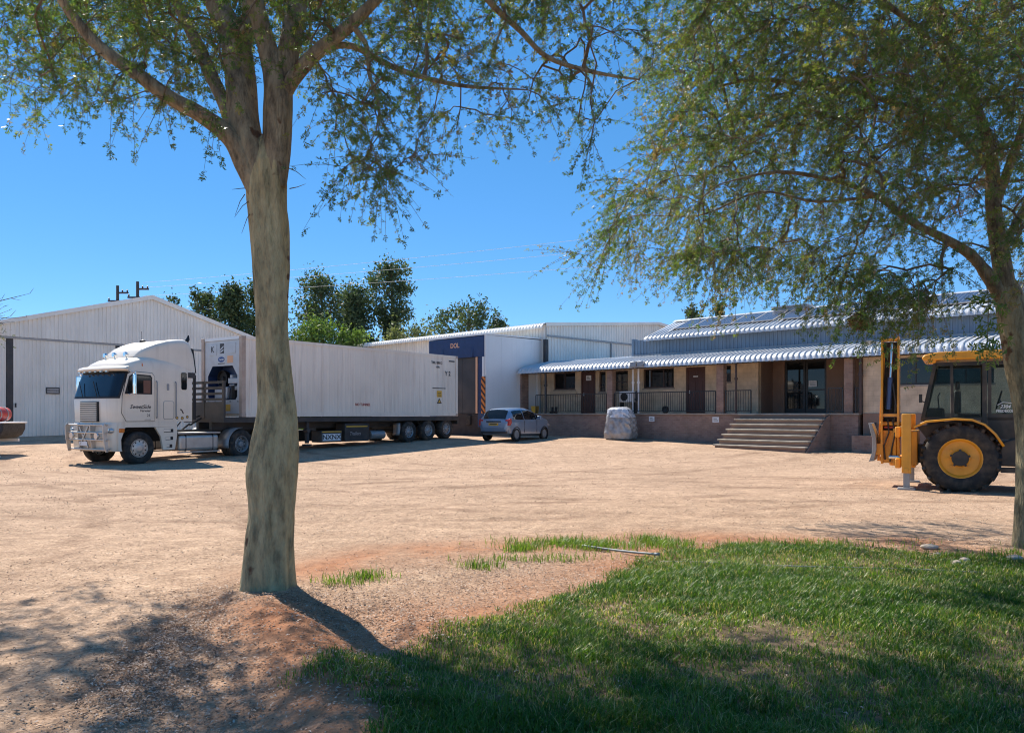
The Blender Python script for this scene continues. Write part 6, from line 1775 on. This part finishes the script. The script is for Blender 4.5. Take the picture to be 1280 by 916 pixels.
def sample(n, bound, ylo, yhi, yy, dens=None, far_low=False):
    out = []
    xs_, bs_ = [q[0] for q in bound], [q[1] for q in bound]
    while len(out) < n:
        px_ = random.uniform(xs_[0], xs_[-1]); b_ = np.interp(px_, xs_, bs_)
        top = ylo
        py_ = b_ - (b_ - top) * random.random()**0.75
        Y = random.uniform(*yy)
        if far_low and px_ < 1040: Y = random.uniform(8.6, 13.2)
        if dens and random.random() > dens(px_, py_): continue
        out.append(P3(px_, py_, Y))
    return out
bl_ = [(15, 60), (40, 95), (80, 130), (130, 125), (180, 130), (230, 150), (275, 150), (300, 60), (345, 20), (380, 60), (400, 150), (430, 215), (470, 215), (500, 165), (540, 175), (600, 165), (650, 185), (700, 200), (740, 195), (780, 150), (810, 110), (835, 60)]
def dl(px_, py_):
    d = 1.0
    if 300 < px_ < 375: d = 0.35
    if 60 <= px_ < 290: d = 0.8
    if px_ < 60: d = 0.3
    if 395 < px_ < 480 and py_ > 120: d = 0.30
    if 480 < px_ < 830 and py_ > 130: d = 0.55
    if px_ > 560 and py_ < 130: d = 0.6
    if px_ > 745 and py_ > 90: d = 0.15
    return d
att = sample(310, bl_, -60, 0, (6.2, 9.6), dl)
att += [P3(random.gauss(455, 32), random.uniform(110, 235), random.uniform(6.5, 7.2)) for _ in range(20)]
nv = len(att)
for _ in range(430):
    a = random.random()*6.283; r_ = 4.6*math.sqrt(random.random())
    z = random.uniform(5.6, 8.8); x_ = -1.6 + r_*math.cos(a)*1.12; y_ = 7.2 + r_*math.sin(a)*0.95
    if y_ < 3.2: continue
    if 517 - (z-1.6)*967/y_ > -20: continue
    att.append(Vector((x_, y_, z)))
for _ in range(170):
    a = random.random()*6.283; r_ = 3.0*math.sqrt(random.random())
    z = random.uniform(5.4, 8.0); x_ = -4.6 + r_*math.cos(a)*1.2; y_ = 8.7 + r_*math.sin(a)*0.8
    if 517 - (z-1.6)*967/y_ > 60 and x_/y_ > -0.72: continue
    att.append(Vector((x_, y_, z)))
for _ in range(210):
    z = random.uniform(7.0, 9.0)
    att.append(Vector((random.uniform(-5.0, 0.6), random.uniform(9.2, 11.0), z)))
for _ in range(60):
    att.append(Vector((random.uniform(-8.8, -5.4), random.uniform(9.6, 12.0), random.uniform(5.9, 7.6))))
for _ in range(70):
    att.append(Vector((random.uniform(-8.0, -4.8), random.uniform(8.6, 11.2), random.uniform(6.4, 8.5))))
vf = [1.0]*nv + [0.0]*(len(att)-nv)
grow(lt, LIMBS, att, fev_leaf, vis_flag=vf, nleaf=15, tw_n=6, tint0=0.42, tint_s=0.27, leaf_len=0.040)

# ------------------------------------------------------------------ near right tree
rt = thing('fever_tree', 'dense spreading tree at the right edge in front of the backhoe', 'tree', (0, 0, 0))
tp2 = [(1290, 725, 26), (1288, 700, 22), (1288, 660, 19.5), (1291, 600, 18.5), (1292, 550, 18.5), (1287, 500, 19), (1278, 460, 19), (1271, 420, 18.5), (1266, 390, 18.5), (1260, 365, 15), (1256, 342, 6)]
K2 = 9.0/967
t2, tm2 = trunk_mesh(rt, [P3(a, c, 9.0) for a, c, w in tp2], [w*K2 for a, c, w in tp2], 0.07, 2.1, 48, sub=14, mat=bark_mat('right_trunk_bark', (0.11, 0.095, 0.06), (0.27, 0.22, 0.13), (0.38, 0.32, 0.19)))
RL = [tm2,
  limb([(1262, 385, 30, 9.0), (1255, 345, 28, 9.0), (1247, 300, 25, 9.05), (1242, 255, 22, 9.1), (1240, 200, 19, 9.2), (1222, 140, 17, 9.4), (1195, 80, 15, 9.6), (1175, 20, 13, 9.8), (1150, -80, 9, 10.2), (1120, -200, 5, 10.6)]),
  limb([(1258, 380, 22, 9.0), (1235, 345, 20, 8.95), (1212, 318, 18, 8.9), (1180, 298, 15, 8.8), (1140, 278, 12, 8.7), (1095, 245, 10, 8.6), (1040, 225, 8, 8.5), (970, 215, 6, 8.4), (900, 230, 4, 8.3)]),
  limb([(1243, 262, 16, 9.1), (1265, 200, 15, 9.0), (1290, 130, 13, 8.8), (1330, 30, 11, 8.6), (1390, -90, 8, 8.4)]),
  limb([(1240, 215, 14, 9.2), (1190, 160, 12, 9.6), (1120, 130, 10, 10.0), (1030, 110, 8, 10.4), (940, 100, 6, 10.8), (860, 120, 4, 11.0)]),
  limb([(1228, 150, 13, 9.4), (1170, 60, 11, 9.2), (1100, 0, 9, 9.0), (1010, -50, 7, 8.8), (900, -60, 5, 8.6)]),
  limb([(1250, 320, 14, 9.0), (1275, 270, 13, 9.3), (1310, 220, 11, 9.7), (1370, 150, 8, 10.2)]),
  limb([(1095, 245, 6, 8.6), (1020, 252, 5, 9.0), (950, 240, 4, 9.4), (880, 268, 3, 9.8), (830, 270, 2, 10.2)]),
]
for (pts, rad) in RL[1:]:
    def wb(th, i, pts=pts): return 1 + 0.06*math.sin(3*th + 4*pts[i].z) + 0.04*math.sin(5*th - 6*pts[i].x)
    MB().tube(pts, [q*0.70 if q < 0.09 else q*0.8 for q in rad], 12, True, wb).build('limb', bark_r, rt, smooth=True)
br_ = [(715, 350), (745, 352), (790, 338), (830, 320), (870, 305), (920, 300), (960, 325), (1000, 318), (1050, 345), (1090, 350), (1130, 345), (1180, 345), (1220, 330), (1255, 310), (1300, 330), (1360, 320)]
def ylo2(px_): return np.interp(px_, [700, 770, 815, 850, 900], [310, 265, 210, 80, -60])
def dr_(px_, py_):
    if py_ < ylo2(px_): return 0
    d = 1.0
    if px_ < 860: d = 0.75
    if py_ > 285: d = 0.45
    if px_ > 1280: d = 0.6
    if 1190 < px_ < 1265 and py_ > 230: d *= 0.25
    return d
att = sample(760, br_, -60, 0, (7.6, 12.0), dr_, True)
att += [P3(1078 + random.gauss(0, 22), random.uniform(318, 372), 8.3 + random.gauss(0, 0.15)) for _ in range(12)]
att += [P3(random.uniform(1095, 1200), random.uniform(330, 372), random.uniform(8.0, 9.0)) for _ in range(22)]
att += [P3(random.uniform(860, 1040), random.uniform(300, 330), random.uniform(8.0, 9.6)) for _ in range(26)]
for _ in range(110):
    v_ = Vector((random.uniform(0.9, 3.4), random.uniform(11.0, 13.6), random.uniform(5.8, 8.2)))
    if 517 - (v_.z-1.6)*967/v_.y < 190 and v_.x/v_.y > 0.19: att.append(v_)
for _ in range(60):
    att.append(Vector((random.uniform(1.6, 4.6), random.uniform(12.2, 14.8), random.uniform(4.2, 5.6))))
nv = len(att)
for _ in range(380):
    a = random.random()*6.283; r_ = 5.2*math.sqrt(random.random())
    z = random.uniform(6.2, 9.6); x_ = 5.6 + r_*math.cos(a); y_ = 9.4 + r_*math.sin(a)*0.95
    if 517 - (z-1.6)*967/y_ > -30: continue
    if x_ < 1.8: continue
    att.append(Vector((x_, y_, z)))
vf = [1.0]*nv + [0.0]*(len(att)-nv)
grow(rt, RL, att, fev_leaf, vis_flag=vf, nleaf=16, tw_n=7, tint0=0.50, tint_s=0.27, leaf_len=0.043, tw_len=(0.4, 0.85), sweep=(-0.55, 0.12, -0.28))
# low leafy shoot hanging in front of the cab
C = []; D = []
for k in range(60):
    z = 2.15 + 0.75*random.random(); 
    C.append((5.02 + random.gauss(0, 0.07), 8.2 + random.gauss(0, 0.06), z)); v_ = np.array([random.gauss(0, 1), random.gauss(0, 1), -0.5]); D.append(v_/np.linalg.norm(v_))
V, F, tt = leaf_cloud(np.array(C), np.array(D), np.full(60, 0.10), np.full(60, 0.45) + rng.normal(size=60)*0.1)
np_mesh('hanging_shoot', V, F, fev_leaf, rt, attrs={'tint': tt}, kind='stuff')
MB().tube([P3(1230, 330, 8.8), P3(1236, 380, 8.6), P3(1234, 430, 8.3), P3(1232, 500, 8.2)], [0.006, 0.005, 0.004, 0.002], 5).build('hanging_twig', twig_m, rt)

# dry nest hanging in the right tree
# thin dead twigs on the left trunk
dt = MB()
for (a0, c0_, dx, dy) in ((312, 235, -22, 2), (313, 250, -20, 22), (306, 243, -12, 26), (360, 210, 22, 14), (362, 236, 20, -6), (316, 262, -14, 30)):
    dt.tube([P3(a0, c0_, 6.95), P3(a0+dx*0.5, c0_+dy*0.35, 6.93), P3(a0+dx, c0_+dy, 6.9)], [0.005, 0.0035, 0.0015], 4, cap=False)
dt.build('dead_twigs', twig_m, lt, recalc=False)['kind'] = 'stuff'
ns = thing('dry_nest', 'round brown dry nest hanging from the right tree above the office roof', 'nest', P3(1075, 402, 8.3))
nest_m = tint_mat('nest_straw', [(0, (0.10, 0.05, 0.025)), (0.5, (0.26, 0.14, 0.06)), (1, (0.42, 0.27, 0.13))])
n = 900
u = rng.normal(size=(n, 3)); u /= np.linalg.norm(u, axis=1)[:, None]
c = u*(0.55 + 0.45*rng.random(n)[:, None])*np.array([0.115, 0.10, 0.085])
t_ = np.cross(u, rng.normal(size=(n, 3))); t_ /= np.linalg.norm(t_, axis=1)[:, None]
w_ = np.cross(u, t_)*0.004
ln = (0.03 + 0.05*rng.random(n))[:, None]
V = np.stack([c - t_*ln - w_, c - t_*ln + w_, c + t_*ln + w_, c + t_*ln - w_], 1).reshape(-1, 3)
np_mesh('straw', V, np.arange(4*n).reshape(-1, 4), nest_m, ns, attrs={'tint': np.repeat(rng.random(n), 4)})
MB().tube([(0, 0, 0.08), (0.02, 0, 0.2), (0.0, 0, 0.32)], 0.006, 5).build('stalk', twig_m, ns)

# ------------------------------------------------------------------ background trees behind the buildings
bg_dark = leaf_mat('bg_dark_leaf', [(0, (0.03, 0.05, 0.025)), (0.5, (0.06, 0.09, 0.04)), (1, (0.12, 0.15, 0.065))], 0.25, 0.6)
bg_mid = leaf_mat('bg_mid_leaf', [(0, (0.06, 0.11, 0.025)), (0.5, (0.12, 0.19, 0.04)), (1, (0.20, 0.27, 0.06))], 0.25, 0.6)
bg_olive = leaf_mat('bg_olive_leaf', [(0, (0.08, 0.10, 0.04)), (0.5, (0.15, 0.17, 0.07)), (1, (0.23, 0.23, 0.10))], 0.25, 0.6)
def bg_tree(label, px_, Y, top_px, half_px, shape, mat, group, clumps=46, name='tree', per=120, ls=0.18):
    """tree whose crown is clumps of leaf faces round real branches"""
    X = (px_-640)*Y/967; H = 1.6 + (517-top_px)*Y/967; hw = half_px*1.28*Y/967
    z0 = 0.4
    o = thing(name, label, 'tree' if name == 'tree' else 'bush', (X, Y, z0), 0, group)
    H -= z0
    lo = 0.16 if shape != 'bush' else 0.06
    MB().tube([(0, 0, -0.3), (0.05*H*0.1, 0, H*0.35), (0, 0.02*H, H*0.7), (0, 0, H*0.93)], [0.035*H*0.6+0.05, 0.022*H*0.6+0.04, 0.012*H+0.02, 0.03], 9).build('trunk', twig_m, o, smooth=True)
    V = []; T = []; bm = MB()
    ph = random.random()*50
    for i in range(int(clumps*1.05)):
        h = lo + (1-lo)*random.random()**0.85
        if shape == 'cone': w = hw*(1.06-h)**0.62*1.02
        elif shape == 'round': w = hw*math.sqrt(max(0.02, 1-((h-0.58)/0.45)**2))
        elif shape == 'bush': w = hw*math.sqrt(max(0.02, 1-((h-0.35)/0.68)**2))
        else: w = hw*(0.55+0.5*math.sin(h*9+px_))*(1.12-h)**0.3
        a = random.random()*6.283; w = w*(0.45 + 1.0*float(vnoise(h*7+ph, a*1.3, 3)))
        r_ = w*random.random()**0.45
        c = np.array([r_*math.cos(a), r_*math.sin(a), h*H*0.98])
        bm.tube([(0, 0, max(0.2, c[2]-r_*0.7-0.2)), tuple(c*[0.6, 0.6, 1]-[0, 0, 0.25*r_]), tuple(c)], [0.05, 0.035, 0.012], 4, cap=False)
        cs = (0.2+0.3*random.random())*hw*0.5+0.16
        m = per
        q = rng.normal(size=(m, 3))*cs*np.array([0.5, 0.5, 0.62]) + c
        d1 = rng.normal(size=(m, 3)); d1 /= np.linalg.norm(d1, axis=1)[:, None]
        d2 = np.cross(d1, rng.normal(size=(m, 3))); d2 /= np.linalg.norm(d2, axis=1)[:, None]
        s_ = (ls*(0.5+0.8*rng.random(m)))[:, None]
        V.append(np.stack([q-d1*s_, q+d2*s_*0.42, q+d1*s_, q-d2*s_*0.42], 1))
        T.append(np.clip(np.full(m, 0.2+0.6*random.random()) + rng.normal(size=m)*0.15, 0, 1))
    bm.build('branches', twig_m, o, recalc=False)['kind'] = 'stuff'
    V = np.concatenate(V).reshape(-1, 3); T = np.repeat(np.concatenate(T), 4)
    np_mesh('crown', V, np.arange(len(V)).reshape(-1, 4), mat, o, attrs={'tint': T})
    return o
G1 = 'dark trees behind the buildings'
bg_tree('dark tree just right of the shed gable, lower and leftmost of its row', 247, 66, 363, 34, 'round', bg_dark, G1, 75)
bg_tree('dark pointed tree between the shed gable and the left trunk', 290, 64, 360, 34, 'cone', bg_dark, G1, 75)
bg_tree('dark tree mostly hidden behind the near left trunk', 330, 66, 350, 34, 'cone', bg_dark, G1, 70)
bg_tree('wide dark tree just right of the near left trunk behind the container', 402, 70, 350, 46, 'round', bg_dark, G1, 95)
bg_tree('dark slim tree left of the tallest background tree', 447, 66, 362, 30, 'cone', bg_dark, G1, 70)
bg_tree('tallest dark background tree with narrow uneven crown', 490, 68, 331, 34, 'uneven', bg_dark, G1, 100)
bg_tree('dark tree above the white warehouse roof', 586, 72, 381, 40, 'round', bg_dark, G1, 75)
bg_tree('small dark tree behind the warehouse roof right of the larger one', 622, 75, 394, 22, 'cone', bg_dark, G1, 50)
bg_tree('small round dark tree left above the office roof', 866, 66, 384, 18, 'round', bg_dark, G1, 40)
bg_tree('tiny upright dark tree above the office roof next to the round one', 899, 64, 377, 8, 'cone', bg_dark, G1, 36)
bg_tree('small dark tree peeking over the office roof beside the ridge vent', 966, 66, 379, 7, 'cone', bg_dark, G1, 30)
G2 = 'bushes behind the container'
bg_tree('bright green bush behind the container right of the near trunk', 395, 56, 402, 34, 'bush', bg_mid, G2, 70, 'bush', 95, 0.15)
bg_tree('lower light green bush behind the container top', 437, 56, 416, 26, 'bush', bg_mid, G2, 60, 'bush', 95, 0.15)
bg_tree('olive dry bush behind the warehouse eave under the tallest tree', 515, 60, 411, 40, 'bush', bg_olive, G2, 70, 'bush', 95, 0.15)
# bare twigs at the far left edge
bt = thing('bare_tree', 'bare grey tree whose twigs poke in at the left edge above the shed', 'tree', (-23.5, 32.0, 0.4))
MB().tube([(0, 0, -0.2), (0.1, 0, 2.5), (0.2, 0, 4.4), (0.6, 0, 5.5)], [0.2, 0.15, 0.10, 0.05], 8).build('trunk', twig_m, bt, smooth=True)
tb = MB()
random.seed(3)
for k in range(26):
    p_ = Vector((0.4, 0, 4.2 + 1.4*random.random())); d_ = Vector((random.uniform(0.3, 1.6), random.uniform(-0.6, 0.6), random.uniform(-0.2, 0.6)))
    pts = [p_]; 
    for j in range(4):
        p_ = p_ + d_*0.42 + Vector((random.uniform(-.1, .1), random.uniform(-.1, .1), random.uniform(-.06, .16))); pts.append(p_)
        if j > 0: tb.tube([p_, p_ + Vector((random.uniform(0, .35), random.uniform(-.2, .2), random.uniform(-.1, .3)))], [0.014, 0.005], 4, cap=False)
    tb.tube(pts, [0.035, 0.028, 0.02, 0.014, 0.006], 5, cap=False)
tb.build('branches', twig_m, bt, recalc=False)['kind'] = 'stuff'
n = 500
c = np.array([0.9, 0, 4.4]) + rng.normal(size=(n, 3))*np.array([0.6, 0.5, 0.25])
ax = rng.normal(size=(n, 3)); ax /= np.linalg.norm(ax, axis=1)[:, None]
V, F, tt = leaf_cloud(c, ax, np.full(n, 0.10), np.full(n, 0.5))
np_mesh('crown', V, F, bg_olive, bt, attrs={'tint': tt})

# ------------------------------------------------------------------ utility poles and wires
def pole(label, px_, top, Y):
    X = (px_-640)*Y/967; H = 1.6 + (517-top)*Y/967
    o = thing('utility_pole', label, 'pole', (X, Y, 0.4), 0, 'utility poles behind the shed')
    MB().cyl((0, 0, -0.4), (0, 0, H-0.4), 0.17, 0.13, 10).build('post', MT['trailer_paint'], o, smooth=40)
    MB().box(-0.1, 1.0, -0.08, 0.08, H-1.15, H-1.0).box(-0.9, 0.2, -0.06, 0.06, H-1.9, H-1.76).build('crossarm', MT['trailer_paint'], o)
    for (xx, zz) in ((0.9, H-1.0), (-0.8, H-1.76), (0.45, H-1.0)):
        MB().lathe((xx, 0, zz), [(0.03, 0), (0.09, 0.06), (0.05, 0.12), (0.09, 0.18), (0.0, 0.24)], 10, 'z').build('insulator', MT['frame_brown'], o)
    return Vector((X, Y, H+0.4-0.5))
pa = pole('left one of the two dark utility poles above the shed gable', 147, 357, 72)
pb_ = pole('right one of the two dark utility poles above the shed gable', 172, 352, 70)
wire_m = M('wire', (0.45, 0.45, 0.45), 0.6, var=0.02)
for i, (lab, dz, ey, Y1) in enumerate((('topmost overhead wire crossing the sky behind the trees', 0.0, 210, 44.0), ('middle overhead wire crossing the sky behind the trees', -0.45, 238, 44.6), ('lowest overhead wire crossing the sky behind the trees', -1.2, 268, 45.2))):
    e = P3(1420, ey, Y1); s_ = pb_ + Vector((0.5, 0, dz))
    pts = []
    for k in range(41):
        t = k/40; q = s_.lerp(e, t); q.z -= 4*0.55*t*(1-t); pts.append(q)
    w = MB().tube(pts, 0.012, 5).build('overhead_wire', wire_m, None, smooth=True)
    tag(w, lab, 'wire', 'overhead wires')

# ------------------------------------------------------------------ small things on the ground
def gp(px_, py_, z=0.0):
    Y = 967*(1.6-z)/(py_-517); return ((px_-640)*Y/967, Y)
pipe_m = M('grey_pipe', (0.22, 0.24, 0.23), 0.5, var=0.1)
pts = []
for (a, c) in ((728, 682), (755, 685), (790, 690), (818, 694)):
    x_, y_ = gp(a, c, 0.03); pts.append(Vector((x_, y_, gz(x_, y_)+0.035)))
pp, rr2 = smooth_path(pts, [0.014]*4, 4)
hp = thing('garden_pipe', 'short pale grey plastic pipe lying at the far left corner of the lawn', 'pipe', (0, 0, 0))
MB().tube(pp, rr2, 10).build('pipe', pipe_m, hp, smooth=True)
MB().tube([pp[-1], pp[-1] + (pp[-1]-pp[-2]).normalized()*0.06], 0.018, 10).build('end_fitting', pipe_m, hp, smooth=True)
pts = []
for (a, c) in ((826, 697), (880, 702), (960, 704), (1050, 707), (1140, 709), (1220, 712), (1300, 716), (1400, 722)):
    x_, y_ = gp(a, c, 0.05); pts.append(Vector((x_, y_, gz(x_, y_)+0.012)))
pp, rr2 = smooth_path(pts, [0.007]*len(pts), 5)
h2 = MB().tube(pp, rr2, 8).build('irrigation_hose', M('hose', (0.24, 0.25, 0.22), 0.6), None, smooth=True)
tag(h2, 'thin grey hose lying along the far edge of the lawn', 'hose')
rock_m = M('pale_rock', (0.42, 0.35, 0.28), 0.9, var=0.25, scale=9, bump=0.6, bscale=18)
def rock(label, px_, py_, sx_, sy_, sz_, seed):
    random.seed(seed)
    x_, y_ = gp(px_, py_, 0.02)
    rows = []
    for i in range(7):
        ph = math.pi*i/6; row = []
        for k in range(12):
            th = 2*math.pi*k/12; f = 1 + random.uniform(-0.16, 0.16)
            row.append((sx_*math.sin(ph)*math.cos(th)*f, sy_*math.sin(ph)*math.sin(th)*f, sz_*(-math.cos(ph))*f))
        rows.append(row)
    o = MB().grid(rows, True).build('rock', rock_m, None, smooth=55)
    o.location = (x_, y_, gz(x_, y_)+sz_*0.55)
    o.modifiers.new('sub', 'SUBSURF').levels = 1; o.modifiers['sub'].render_levels = 1
    tag(o, label, 'rock', 'rocks along the lawn edge')
rock('flat pale rock lying alone on the sand beyond the lawn edge', 1162, 684, 0.11, 0.075, 0.04, 1)
rock('pale rock at the foot of the right tree', 1268, 703, 0.085, 0.07, 0.045, 2)
rock('small pale rock just below the flat rock at the lawn edge', 1172, 694, 0.05, 0.04, 0.03, 3)
rock('low brownish rock half in the soil left of the right tree', 1206, 704, 0.065, 0.05, 0.032, 4)
rock('small rock in the soil next to the hose', 1196, 707, 0.05, 0.05, 0.03, 5)
